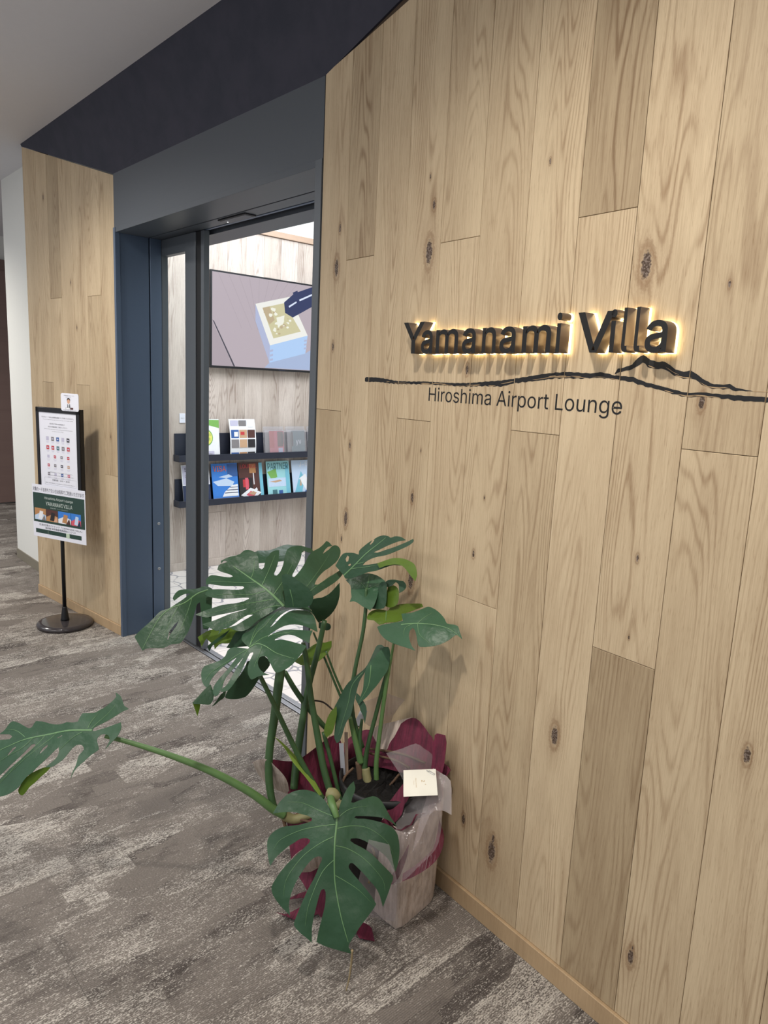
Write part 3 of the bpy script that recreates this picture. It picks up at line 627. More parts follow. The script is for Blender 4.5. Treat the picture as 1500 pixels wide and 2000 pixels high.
obj('clerk_drawing', bm, [P[k] for k in mm], nc)
printed(nc, 'card_text', -.0004, [('ご利用の際はスタッフまで', -.045, .035, .033, .037, 0), ('お声がけください', -.03, .012, .025, .029, 0), ('お気軽にお問い合わせください', -.05, .055, -.044, -.040, 0)], [M_ink])

# ------------------------------------------------------------------ lounge wall: television, racks, magazines
def on_wall(yc, z, off): return FI @ Matrix.Translation((yc, -off, z))
tv = thing('television', 'flat black framed television on the lounge wall showing sake poured into a box', 'television'); tv.matrix_world = FI
ty0, ty1, tz0, tz1 = 2.60, 3.83, 1.505, 2.190
obj('body', bx((ty0, -.058, tz0), (ty1, -.012, tz1), .003), M_black, tv)
obj('screen', bx((ty0 + .014, -.0595, tz0 + .016), (ty1 - .014, -.057, tz1 - .013)), glow('screen_wood', (184, 172, 180), 1.0), tv)
obj('bezel_badge', bx((3.19, -.0605, tz0 + .004), (3.25, -.058, tz0 + .013)), M_rack, tv)
bm = bmesh.new(); cols = [('shadow', (168, 184, 216), .55), ('rim', (238, 238, 232), .8), ('liquid', (206, 200, 160), .65), ('left', (176, 184, 214), .62), ('right', (176, 206, 244), .72), ('bottle', (44, 54, 96), .35), ('shine', (220, 230, 250), .9), ('line', (72, 70, 82), .3), ('froth', (240, 240, 226), .8), ('shade', (190, 172, 140), .6), ('plank', (172, 160, 168), .58)]
ix = {c[0]: i for i, c in enumerate(cols)}
def pic(pts, y, c): flat(bm, pts, y, ix[c])
Y0 = -.0600
pic([(2.615, 1.522), (2.790, 1.522), (2.615, 1.83)], Y0, 'plank')
for k in range(9):
    y_ = 2.66 + k * .085; pic([(y_, 2.17), (y_ + .004, 2.17), (min(3.0, y_ + .20), 1.80), (min(2.997, y_ + .197), 1.80)], Y0 - .0001, 'plank')
pic([(2.615, 1.844), (2.63, 1.834), (2.804, 1.522), (2.79, 1.522)], Y0 - .0002, 'line')
pic([(3.103, 1.564), (3.44, 1.654), (3.60, 1.75), (3.80, 1.62), (3.80, 1.525), (3.06, 1.525)], Y0 - .0002, 'shadow')
pic([(2.972, 1.99), (3.106, 1.695), (3.103, 1.564), (2.974, 1.864)], Y0 - .0004, 'left'); pic([(3.106, 1.695), (3.458, 1.795), (3.44, 1.654), (3.103, 1.564)], Y0 - .0004, 'right')
pic([(2.972, 1.99), (3.283, 2.075), (3.458, 1.795), (3.106, 1.695)], Y0 - .0006, 'rim'); pic([(3.033, 1.967), (3.231, 2.022), (3.39, 1.821), (3.136, 1.749)], Y0 - .0008, 'liquid')
pic([(3.033, 1.967), (3.095, 1.984), (3.144, 1.888), (3.098, 1.85), (3.081, 1.874)], Y0 - .001, 'shade')
rr = random.Random(5)
for k in range(26):
    u, v = rr.random(), rr.random(); p = [3.033 + .2 * u + .1 * v, 1.967 + .055 * u - .2 * v]; r = rr.uniform(.006, .022)
    pic([(p[0] + r * rr.uniform(.6, 1.2) * math.cos(a), p[1] + r * rr.uniform(.4, .9) * math.sin(a)) for a in [2 * PI * q / 7 for q in range(7)]], Y0 - .0012 - k * .00001, 'froth' if k % 3 else 'shade')
pic([(3.159, 1.907), (3.233, 1.93), (3.226, 1.87), (3.175, 1.835)], Y0 - .0016, 'froth')
pic([(3.226, 2.026), (3.321, 2.105), (3.502, 2.176), (3.70, 2.176), (3.62, 2.10), (3.508, 2.029), (3.31, 1.921), (3.238, 1.949)], Y0 - .0018, 'bottle'); pic([(3.304, 2.108), (3.348, 2.128), (3.412, 1.975), (3.38, 1.962)], Y0 - .0020, 'bottle')
pic([(3.269, 2.004), (3.339, 2.046), (3.345, 2.037), (3.275, 1.992)], Y0 - .0022, 'shine'); pic([(3.366, 2.062), (3.60, 2.17), (3.60, 2.158), (3.372, 2.05)], Y0 - .0022, 'shine')
for k in range(3): pic([(2.974, 1.60 + 0), (2.975, 1.60)][:0] or [(3.106, 1.66 - k * .034), (3.135, 1.668 - k * .034), (3.135, 1.652 - k * .034), (3.106, 1.644 - k * .034)], Y0 - .0006, 'left')
for k in range(3): pic([(3.452, 1.745 - k * .03 + .02), (3.425, 1.738 - k * .03 + .02), (3.424, 1.724 - k * .03 + .02), (3.450, 1.731 - k * .03 + .02)], Y0 - .0006, 'left')
obj('screen_picture', bm, [glow('screen_' + n, c, 1.0) for n, c, s in cols], tv)
def rack(z, label):
    o = thing('magazine_shelf', label, 'shelf', group='magazine rails on the lounge wall'); o.matrix_world = FI @ Matrix.Translation((0, 0, z))
    obj('back_plate', bx((2.345, -.012, .0), (4.3, -.001, .20), .001), M_rack, o); obj('tray', bx((2.345, -.088, .0), (4.3, -.012, .004)), M_rack, o)
    obj('front_lip', bx((2.345, -.090, .0), (4.3, -.084, .048), .001), M_rack, o); obj('end_plate', bx((2.339, -.090, .0), (2.345, -.001, .048), .001), M_rack, o); return o
rack(.492, 'lower dark steel magazine rail on the lounge wall holding magazines'); rack(.825, 'upper dark steel magazine rail on the lounge wall under the television')
def leaflet(name, label, cat, y0, y1, z0, h, group, cover, marks=(), texts=(), bulge=.0, thick=.004, lean=.18, off=.078):
    o = thing(name, label, cat, group=group); o.matrix_world = FI @ Matrix.Translation(((y0 + y1) / 2, -off, z0)) @ Matrix.Rotation(-lean, 4, 'X')
    w = (y1 - y0) / 2; bm = bmesh.new(); n = 8
    rows = [(h * k / n, -bulge * math.sin(PI * k / n)) for k in range(n + 1)]
    for side, yo in ((0, 0), (1, thick)):
        vs = [[bm.verts.new((x, dy + yo, z)) for x in (-w, w)] for z, dy in rows]
        for k in range(n):
            q = (vs[k][0], vs[k][1], vs[k + 1][1], vs[k + 1][0]); bm.faces.new(q if side == 0 else q[::-1])
        if side == 0: f0 = vs
    for k in range(n):
        for sx in (0, 1):
            a, b, c, d = f0[k][sx], f0[k + 1][sx], vs[k + 1][sx], vs[k][sx]; bm.faces.new((a, b, c, d) if sx == 0 else (d, c, b, a))
    bm.faces.new((f0[0][0], vs[0][0], vs[0][1], f0[0][1])); bm.faces.new((f0[n][0], f0[n][1], vs[n][1], vs[n][0]))
    obj('cover', bm, P[cover], o)
    if marks:
        cs = sorted({m[0] for m in marks}); bm = bmesh.new()
        for i, m in enumerate(marks):
            zc = sum(p[1] for p in m[1]) / len(m[1]) * h; flat(bm, [(p[0] * w, p[1] * h) for p in m[1]], -.0006 - i * .00012 - bulge * math.sin(PI * zc / h), cs.index(m[0]))
        obj('cover_print', bm, [P[c] for c in cs], o)
    if texts: printed(o, 'title', -.0035 - bulge, [(t, x0 * w, x1 * w, a * h, b * h, i) for i, (t, x0, x1, a, b, c) in enumerate(texts)], [P[t[5]] for t in texts])
    return o
R_ = lambda x0, z0, x1, z1: [(x0, z0), (x1, z0), (x1, z1), (x0, z1)]
MG = 'magazines in the lower rail'
leaflet('magazine', 'white topped dark magazine in the lower rail behind the door stile', 'magazine', 2.385, 2.605, .50, .30, MG, 'white', [('navy', R_(-1, .02, 1, .5)), ('lilac', R_(-.95, .52, .95, .98)), ('cloud', [(-.9, .02), (.3, .02), (.7, .3), (.2, .25)]), ('grey', [(-.3, .05), (.2, .05), (.5, .34), (.1, .36)])], [('SIGNATURE', -.8, .9, .84, .93, 'black'), ('2', -.8, -.6, .70, .76, 'grey')])
leaflet('magazine', 'blue sky magazine titled VISA with a white ship in the lower rail', 'magazine', 2.625, 2.845, .50, .30, MG, 'sky', [('cloud', [(-.95, .55), (.1, .62), (.7, .52), (.5, .42), (-.6, .44)]), ('blue', R_(.2, .66, .98, .98)), ('cloud', [(-.5, .66), (.3, .72), (.6, .66), (.1, .62)]), ('white', [(-.3, .16), (.95, .16), (.95, .46), (.5, .44), (-.1, .28)]), ('navy', R_(-.1, .24, .95, .26)), ('navy', R_(.05, .31, .95, .33)), ('navy', R_(.3, .38, .95, .395)), ('lilac', R_(-1, .0, 1, .13)), ('grey', [(-.6, .0), (.9, .0), (.9, .08), (-.2, .13)])], [('VISA', -.88, .1, .80, .94, 'orange')])
leaflet('magazine', 'dark brown food magazine with a plated dish in the lower rail', 'magazine', 2.855, 3.068, .50, .30, MG, 'brown', [('black', R_(-1, .1, .1, .6)), ('wood', R_(-.1, .72, .45, .96)), ('red', R_(-.7, .36, -.2, .56)), ('pink', R_(-.5, .30, -.25, .6)), ('cyan', R_(.72, .02, 1, .98)), ('white', [(-.95, .16), (-.1, .34), (.8, .2), (0, .02)]), ('pink', [(-.5, .16), (-.1, .26), (.3, .17), (0, .08)]), ('tan', [(-.3, .2), (.1, .25), (.4, .2), (.1, .14)]), ('white', [(.2, .28), (.4, .34), (.5, .28), (.35, .24)]), ('white', R_(.18, .42, .26, .72))], [('LOUNGE', -.85, .5, .85, .95, 'red')])
leaflet('magazine', 'pale aqua magazine titled PARTNER with glasses by the sea in the lower rail', 'magazine', 3.108, 3.325, .50, .30, MG, 'aqua', [('leafgreen', [(-.95, .72), (-.2, .8), (-.1, .58), (-.6, .5)]), ('cloud', R_(-.9, .32, .9, .55)), ('tan', [(-.8, .46), (.1, .5), (.3, .46), (-.3, .43)]), ('cyan', R_(.62, .05, .95, .9)), ('teal', R_(-.6, .06, -.2, .24)), ('blue', R_(-.05, .05, .3, .22)), ('navy', [(-.9, .05), (.6, .03), (.9, .12), (-.5, .1)])], [('PARTNER', -.9, .9, .78, .95, 'teal')])
leaflet('magazine', 'silver blue magazine titled J-B with a building in the lower rail', 'magazine', 3.35, 3.57, .50, .30, MG, 'cloud', [('cyan', [(-1, .0), (-.2, .7), (.1, .5), (-.3, 0)]), ('blue', [(.0, .1), (.7, .5), (.8, .1)]), ('white', [(-.4, .5), (.2, .62), (.6, .2), (.3, .1)]), ('tan', [(-.4, .3), (-.25, .5), (-.2, .3)])], [('J-B', -.35, .45, .82, .95, 'white')])
LG = 'leaflets in the upper rail'
leaflet('leaflet', 'white and green leaflet with a yellow disc in the upper rail', 'leaflet', 2.44, 2.675, .832, .30, LG, 'white', [('leafgreen', [(.3, .85), (1, .78), (1, .98), (-.2, .99)]), ('leafgreen', [(.5 * math.cos(a) + .05, .55 + .21 * math.sin(a)) for a in [2 * PI * k / 20 for k in range(20)]]), ('yellow', [(.44 * math.cos(a) + .05, .55 + .18 * math.sin(a)) for a in [2 * PI * k / 20 for k in range(20)]]), ('lilac', R_(-.2, .06, .6, .22))], [('のりもの', -.3, .4, .58, .66, 'leafgreen'), ('の発明', -.25, .35, .47, .55, 'leafgreen'), ('happy', .0, .45, .1, .18, 'grey')], lean=.1)
mk = []
for r in range(4):
    for c, cc in enumerate((('lilac', 'grey', 'white'), ('white', 'brown', 'black'), ('grey', 'tan', 'black'), ('blue', 'wood', 'black'))[3 - r] if r != 2 else ('blue', 'tan', 'brown')):
        mk.append((cc, R_(-.92 + c * .63, .04 + r * .24, -.34 + c * .63, .25 + r * .24)))
mk += [('white', R_(.4, .5, .85, .52)), ('white', R_(.4, .3, .85, .32)), ('red', R_(-.2, .6, .1, .68)), ('white', R_(-.7, .56, -.4, .68)), ('white', R_(.4, .8, .85, .82))]
leaflet('brochure', 'curved grid-printed brochure with many small photos in the upper rail', 'brochure', 2.765, 2.99, .832, .30, LG, 'white', mk, (), .016, .002, .10, .066)
def holder(y0, y1, label, cover, marks, texts):
    o = thing('brochure_holder', label[0], 'brochure holder', group='clear brochure holders in the upper rail'); o.matrix_world = FI @ Matrix.Translation(((y0 + y1) / 2, -.083, .832)) @ Matrix.Rotation(-.12, 4, 'X'); w = (y1 - y0) / 2
    obj('front_panel', bx((-w, -.001, .0), (w, .001, .215), .0004), M_acryl, o); obj('back_panel', bx((-w, .022, .0), (w, .024, .245), .0004), M_acryl, o); obj('shelf', bx((-w, .001, .0), (w, .022, .002)), M_acryl, o)
    leaflet('booklet', label[1], 'booklet', y0 + .045, y1 - .012, .835, .205, 'booklets in clear holders', cover, marks, texts, 0, .003, .12)
holder(3.07, 3.262, ('clear acrylic holder with a red booklet in the upper rail', 'red and black booklet inside a clear holder'), 'pink', [('red', R_(-1, .35, -.35, 1)), ('brown', R_(.1, .4, .9, .98)), ('lilac', R_(.2, .1, .8, .35)), ('black', R_(.6, .5, .95, .9))], ())
holder(3.28, 3.468, ('clear acrylic holder with a teal card in the upper rail', 'teal folder with a white monogram inside a clear holder'), 'teal', [('black', R_(-1, .4, -.8, .95))], [('yv', -.4, .4, .42, .64, 'white')])
holder(3.49, 3.68, ('clear acrylic holder half hidden by the right jamb', 'pale blue booklet inside the half hidden holder'), 'cyan', [('cloud', R_(-.6, .2, .6, .8))], ())
wc = thing('wall_label', 'small white label plate on the lounge wall seen through the door glass', 'label'); wc.matrix_world = FI @ Matrix.Translation((2.408, 0, 1.134))
obj('plate', bx((-.022, -.006, -.034), (.022, 0, .034), .001), M_paper, wc); printed(wc, 'label_text', -.0064, [('INFO', -.013, .013, -.005, .004, 0)], [P['grey']])

# ------------------------------------------------------------------ wrapped monstera
PATCHES=[
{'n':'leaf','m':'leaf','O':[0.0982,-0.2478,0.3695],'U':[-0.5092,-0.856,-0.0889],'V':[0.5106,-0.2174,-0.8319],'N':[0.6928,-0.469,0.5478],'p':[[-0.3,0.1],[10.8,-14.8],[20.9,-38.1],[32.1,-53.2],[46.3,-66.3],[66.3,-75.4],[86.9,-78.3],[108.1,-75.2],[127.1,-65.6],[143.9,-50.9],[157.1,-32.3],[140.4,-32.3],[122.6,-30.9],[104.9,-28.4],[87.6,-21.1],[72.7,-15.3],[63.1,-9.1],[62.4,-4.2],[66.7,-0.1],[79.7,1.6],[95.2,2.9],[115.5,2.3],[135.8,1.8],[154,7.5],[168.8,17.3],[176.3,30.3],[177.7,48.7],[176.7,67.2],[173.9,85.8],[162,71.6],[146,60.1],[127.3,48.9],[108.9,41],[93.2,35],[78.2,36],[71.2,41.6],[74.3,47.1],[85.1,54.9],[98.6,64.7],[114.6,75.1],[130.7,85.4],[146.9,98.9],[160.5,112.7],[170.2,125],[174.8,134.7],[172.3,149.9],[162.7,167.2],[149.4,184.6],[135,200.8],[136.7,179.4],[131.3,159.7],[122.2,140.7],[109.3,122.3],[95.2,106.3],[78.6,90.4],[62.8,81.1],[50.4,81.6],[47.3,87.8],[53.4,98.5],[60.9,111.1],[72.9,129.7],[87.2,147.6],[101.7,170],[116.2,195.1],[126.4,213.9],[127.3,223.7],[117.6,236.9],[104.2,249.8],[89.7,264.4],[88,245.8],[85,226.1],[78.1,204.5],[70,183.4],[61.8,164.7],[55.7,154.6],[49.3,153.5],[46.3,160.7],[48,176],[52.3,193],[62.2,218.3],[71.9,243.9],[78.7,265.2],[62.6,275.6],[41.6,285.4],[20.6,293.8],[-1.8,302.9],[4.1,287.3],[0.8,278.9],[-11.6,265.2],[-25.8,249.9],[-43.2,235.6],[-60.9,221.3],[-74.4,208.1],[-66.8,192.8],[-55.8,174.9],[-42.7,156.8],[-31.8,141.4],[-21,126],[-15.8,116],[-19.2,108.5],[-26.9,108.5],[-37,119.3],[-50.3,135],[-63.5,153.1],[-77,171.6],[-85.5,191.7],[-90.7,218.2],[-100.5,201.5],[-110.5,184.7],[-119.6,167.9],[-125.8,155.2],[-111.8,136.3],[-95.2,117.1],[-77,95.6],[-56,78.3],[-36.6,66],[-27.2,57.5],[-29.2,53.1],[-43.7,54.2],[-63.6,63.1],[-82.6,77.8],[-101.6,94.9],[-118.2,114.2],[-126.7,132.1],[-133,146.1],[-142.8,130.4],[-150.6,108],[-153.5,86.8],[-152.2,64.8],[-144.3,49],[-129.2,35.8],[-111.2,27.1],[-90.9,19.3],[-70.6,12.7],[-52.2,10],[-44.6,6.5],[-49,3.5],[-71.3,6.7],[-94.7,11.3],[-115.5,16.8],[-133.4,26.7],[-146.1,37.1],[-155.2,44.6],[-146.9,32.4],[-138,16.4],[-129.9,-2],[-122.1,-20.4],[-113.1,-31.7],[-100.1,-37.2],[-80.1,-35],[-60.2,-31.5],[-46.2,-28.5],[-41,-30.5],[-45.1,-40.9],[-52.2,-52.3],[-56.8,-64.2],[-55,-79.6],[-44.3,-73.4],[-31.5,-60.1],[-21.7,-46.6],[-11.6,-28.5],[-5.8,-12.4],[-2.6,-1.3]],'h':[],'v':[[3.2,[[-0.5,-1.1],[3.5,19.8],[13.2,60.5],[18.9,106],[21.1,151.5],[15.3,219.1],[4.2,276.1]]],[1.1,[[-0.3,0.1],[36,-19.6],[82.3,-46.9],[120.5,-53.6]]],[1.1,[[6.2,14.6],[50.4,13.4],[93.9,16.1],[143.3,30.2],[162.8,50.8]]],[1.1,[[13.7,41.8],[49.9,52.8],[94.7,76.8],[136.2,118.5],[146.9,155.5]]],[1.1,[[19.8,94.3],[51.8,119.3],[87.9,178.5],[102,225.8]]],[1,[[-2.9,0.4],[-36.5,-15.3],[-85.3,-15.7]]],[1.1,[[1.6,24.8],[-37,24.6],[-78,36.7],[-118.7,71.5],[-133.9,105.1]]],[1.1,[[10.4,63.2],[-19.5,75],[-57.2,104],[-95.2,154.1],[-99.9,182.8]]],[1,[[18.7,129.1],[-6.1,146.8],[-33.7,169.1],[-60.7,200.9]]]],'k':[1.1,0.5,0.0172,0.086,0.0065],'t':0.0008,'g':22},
{'n':'leaf','m':'leaf','O':[-0.3878,-0.6598,0.535],'U':[-0.639,0.4553,0.62],'V':[-0.7349,-0.5994,-0.3173],'N':[0.2271,-0.6584,0.7176],'p':[[2.5,16.9],[8.3,12.8],[14.7,0.3],[22.5,-15.3],[32,-30.3],[41.5,-43.2],[47.9,-55.1],[51.1,-71.1],[63.2,-54.5],[80.3,-46.6],[94.4,-38.5],[104.5,-25.6],[91.7,-28.4],[79.9,-18],[68.2,-4.4],[60,9],[51.9,24.5],[55.5,47],[56.5,58.9],[44.9,61.2],[32.3,62.4],[33.5,79.4],[40.8,101.7],[40.1,114.5],[42.1,134.1],[47.2,153.3],[56.7,176.1],[66,202.2],[68.6,214.7],[56.2,223.4],[56.8,237.7],[69.5,259.5],[83.8,282.3],[94.1,302.5],[99,317.2],[93.2,328.6],[79.9,337.5],[73.1,352.7],[76.2,380.6],[66.2,412.9],[45.8,452.8],[12.9,466.6],[-44.4,416.8],[-83.8,360.3],[-113.3,307.9],[-117.3,276.9],[-117,258.9],[-113.2,241.2],[-105.9,220.2],[-93.9,206.2],[-83.8,190.4],[-80.8,174.7],[-71.9,161.8],[-61.9,146],[-48.1,130.5],[-34.4,118.5],[-25.7,109.3],[-37.1,104.3],[-52.5,104.3],[-66,116.2],[-76.9,132.6],[-78.5,113.4],[-71.8,99.5],[-62.1,86.9],[-48.2,77.6],[-34.8,67.2],[-28.8,54.8],[-30.3,44.1],[-37.9,36.4],[-46.4,36.3],[-54.8,45.4],[-67.2,47.4],[-85.4,46.8],[-103.7,51],[-118.4,50.1],[-103.1,47.5],[-89.3,39.9],[-76.4,25.1],[-62.9,9.4],[-54.6,-10.5],[-46.1,-10.3],[-29.6,-2.6],[-20.8,-2.4],[-14,-12.4],[-16.6,-27.3],[-24.4,-37.8],[-37.6,-41.7],[-56.2,-31.8],[-45.2,-44],[-32.7,-58],[-18.3,-65.3],[-2,-65.9],[12.9,-59.6],[9.1,-43.6],[4.1,-23.8],[1.8,-5.6],[-0.8,11.1]],'h':[[[2.7,195.7],[-3.1,192.5],[-29,218.1],[-52.1,260.3],[-70.1,290.9],[-62.5,297],[-43.1,258.3],[-18.3,221.1],[1.6,205.1]],[[69.7,350.4],[59.6,311.2],[50.4,298.2],[43.1,304.1],[48.8,338.9],[66.8,381.2]],[[8.1,259.5],[1.5,256.7],[-13.2,277.3],[-9.5,282],[5.8,271]],[[-7.5,152.5],[-15.7,150.5],[-31.2,166.7],[-29,170.2],[-15.1,164.9]],[[6.7,105.8],[4.4,106.8],[1.3,122.1],[3.8,123.7]]],'v':[[3,[[2.5,16.9],[7.2,52.7],[18.7,128.3],[21.7,205.7],[21.5,273.9],[15.9,325.2],[2.2,396.9]]],[1,[[1.1,44],[-12,75.4],[-45.3,117.3]]],[1,[[18.7,128.3],[-7.7,173.7],[-46.5,229.2],[-76.6,289]]],[1,[[21.7,205.7],[-6.8,240],[-18.2,311.1]]],[1,[[9.1,29.4],[27.9,23],[49,11.2]]],[1,[[7.8,19.1],[38.8,-8.3],[69.4,-29.6]]],[1,[[31.6,239.7],[65.4,290.4],[79.9,337.5]]],[1,[[22.4,167.4],[-13.8,200.1],[-61.5,259.1],[-90.8,303.6]]]],'k':[0.5,0.5,-0.0125,0.0885,0.0065],'t':0.0008,'g':22},
{'n':'leaf','m':'leaf_young','O':[-0.43,-0.7193,0.4285],'U':[-0.3974,-0.3426,0.8513],'V':[-0.4391,-0.7436,-0.5043],'N':[0.8057,-0.5742,0.1451],'p':[[25.4,38],[33.4,49.6],[36.2,67],[37.1,82.9],[35.1,99.2],[29.7,114.7],[20.8,129.7],[13.9,138.1],[4.3,139.8],[-2,135.3],[0.8,123.9],[8,108.2],[11.6,89.4],[17.3,69.5],[20.7,51.3]],'h':[],'v':[],'k':[1.5,0.3,0.0195,0.0956,0.002],'t':0.0008,'g':8},
{'n':'leaf','m':'leaf','O':[-0.2121,-0.2078,0.832],'U':[-0.1424,0.872,0.4684],'V':[-0.7571,-0.4008,0.516],'N':[0.6376,-0.2811,0.7172],'p':[[2.5,2.7],[-11.3,10.1],[-46.9,19.6],[-75.8,25.9],[-96.9,26.3],[-111.8,25.6],[-126.7,30.9],[-136,41.1],[-141.7,54.5],[-142.7,63],[-157.5,77.1],[-175.3,75.7],[-164.8,81.1],[-150.8,74.1],[-138,64.3],[-125.9,57],[-103.7,52.2],[-86.3,48.8],[-72.1,47],[-82.5,55.5],[-102,60.2],[-136.1,66.1],[-158,76.5],[-171.3,89],[-175,107.7],[-181.2,128.3],[-174.1,124.7],[-157.2,115.5],[-135.8,104.5],[-112.5,92],[-89.8,78.1],[-73.3,70.6],[-70.2,70.3],[-84,77],[-108.3,92.8],[-131,112.4],[-151.2,128],[-161.2,137.5],[-173.2,159.4],[-171.3,160],[-148.3,150.5],[-129.8,139.7],[-108.5,125.2],[-86.3,104.6],[-62.9,90.7],[-46.6,86.1],[-45.6,88.7],[-57,99.7],[-76.1,114.5],[-97,136.7],[-109.2,157.1],[-115.7,176.7],[-113.4,183.8],[-102.9,186],[-90.6,175.4],[-76.9,156.3],[-59.1,134.1],[-40.3,118.6],[-31.9,118.1],[-30.7,124.1],[-47.8,141.3],[-61.2,154.9],[-70.8,168.5],[-77.3,181.7],[-83,195.7],[-91,202.5],[-80.7,213.5],[-68.8,216],[-59.3,212.1],[-49.7,195],[-42.4,182.2],[-34.2,171.7],[-28.6,168.6],[-23.5,167.4],[-24.5,175.7],[-30.7,189.9],[-36,201.6],[-38,213],[-26.1,219.7],[-13.8,216.4],[0.8,210],[16.6,211.3],[30.4,209.1],[44,203.4],[58.1,203],[67.9,195.4],[72.7,179.7],[71.7,165.3],[63.8,152.9],[48.4,136.8],[44.6,131.7],[45.7,124.3],[54.5,124],[66,131],[81.7,140.1],[94.5,141.2],[109.8,144.3],[125.8,140.8],[133.3,134.2],[109.7,114.5],[74.8,96.1],[60.6,90.8],[55.9,85.3],[60.1,80.5],[80.3,83.8],[103.5,93.3],[121.6,104.2],[137.4,113.1],[152.5,119.4],[168.7,116.3],[181.2,106.3],[194.2,97.9],[178.3,85],[157.6,72.2],[131.1,62.7],[100.8,53.9],[92.1,48.5],[96.8,44.1],[128.9,47.5],[156.5,53.8],[183.1,62.4],[207.8,64.6],[231.2,61.5],[254.4,61.7],[276.9,64.7],[278.2,55.6],[273.1,39.9],[260.9,46.1],[241.6,45],[227.1,40.4],[254.8,37.9],[274.2,39],[286.1,30.4],[283.7,18.1],[272.7,6],[247.7,-3.7],[222.7,-3.1],[205.7,-2.5],[184.7,-0.8],[152.2,-4.2],[127.9,-9.5],[117.7,-13.9],[123.3,-20.1],[145.2,-23.1],[176.7,-23.9],[216.7,-28.7],[257,-29.6],[238.7,-39.5],[211.6,-46.1],[182.2,-47.5],[148.6,-45.1],[113,-39.5],[90.2,-34],[72.9,-32.5],[26.5,-13.4],[3.1,-0.1]],'h':[],'v':[[4.2,[[2.9,3.1],[3.9,44.3],[3.5,99.7],[4.5,149.3],[1.4,190]]],[1.1,[[3.9,44.3],[57.5,55.2],[134.7,79.5]]],[1.1,[[3.1,86.5],[56.5,107.3],[109.3,129.9]]],[1.1,[[5.2,127],[26.2,136.9],[56.3,161.1]]],[1.1,[[-3.5,12.2],[-41.9,40.4],[-105.2,63.6],[-165.6,100.9]]],[1.1,[[-3.5,37.3],[-45.9,70],[-108.8,108.6],[-155.1,143.6]]],[1.1,[[-1.5,69.2],[-48.1,101.4],[-104.3,162]]],[1.1,[[0.8,110.2],[-35.5,146],[-77.6,200.9]]],[1,[[22.2,0],[110.3,-0.7],[240.1,26]]],[1,[[30.5,-9.8],[114.7,-20.6],[194.8,-28]]]],'k':[0.5,0.6,0.0153,0.0895,0.007],'t':0.0008,'g':28},
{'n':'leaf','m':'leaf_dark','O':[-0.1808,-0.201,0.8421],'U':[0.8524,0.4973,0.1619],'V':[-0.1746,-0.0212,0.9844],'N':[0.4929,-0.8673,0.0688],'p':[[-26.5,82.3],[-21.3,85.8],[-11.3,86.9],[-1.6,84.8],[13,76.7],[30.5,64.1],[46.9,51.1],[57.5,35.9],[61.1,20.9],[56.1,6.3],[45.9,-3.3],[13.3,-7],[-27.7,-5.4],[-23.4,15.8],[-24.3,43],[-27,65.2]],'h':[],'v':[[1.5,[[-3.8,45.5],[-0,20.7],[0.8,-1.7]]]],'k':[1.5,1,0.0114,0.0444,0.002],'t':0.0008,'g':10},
{'n':'leaf','m':'leaf','O':[-0.41,-0.3425,0.8558],'U':[-0.6895,-0.4924,0.5311],'V':[0.2359,-0.846,-0.4781],'N':[0.6848,-0.2044,0.6995],'p':[[-9.7,-29.3],[5.1,-27.3],[15.4,-15.4],[20.9,7.1],[34.2,26.9],[46.9,42.4],[51.1,56.2],[48.4,72.4],[43.8,82.1],[36.4,85.3],[35.4,75],[34.1,61.8],[30.1,47.7],[21.4,32.9],[21.3,50.7],[22.9,71.3],[27.1,91.8],[30.7,108.7],[37.8,121.5],[43.6,133.9],[43.2,149.7],[43.6,175.9],[46.3,199],[47.6,220.8],[40.6,225.6],[22.1,232.3],[5.5,238.1],[2.2,229.6],[-10.4,217.2],[-31.3,200.2],[-37,186.5],[-43.5,176.9],[-55.1,166],[-55.3,149.2],[-49.3,123.2],[-34.7,89.7],[-20.4,61.5],[-13.2,44.4],[-14.9,35.3],[-37.1,57.8],[-73.6,91.8],[-83.5,82.2],[-74.6,55.6],[-32.2,1.5],[-23.4,-15.8]],'h':[[[-11,119.7],[-17.1,137.5],[-19.5,164],[-25.2,176.4],[-23.6,178.6],[-12.7,159.9],[-10.2,136.7]]],'v':[[2.5,[[-2.4,-17.4],[7.9,19.5],[11.6,69.7],[28,108.2],[31.4,152.4],[9,234.4]]],[1,[[11.5,39.1],[-0.1,60.7],[-22.9,112.6],[-40.1,163.1]]],[1,[[20.1,81.9],[8.4,123],[-11.8,185.7]]]],'k':[1.4,1.6,0.0202,0.11,0.004],'t':0.0008,'g':20},
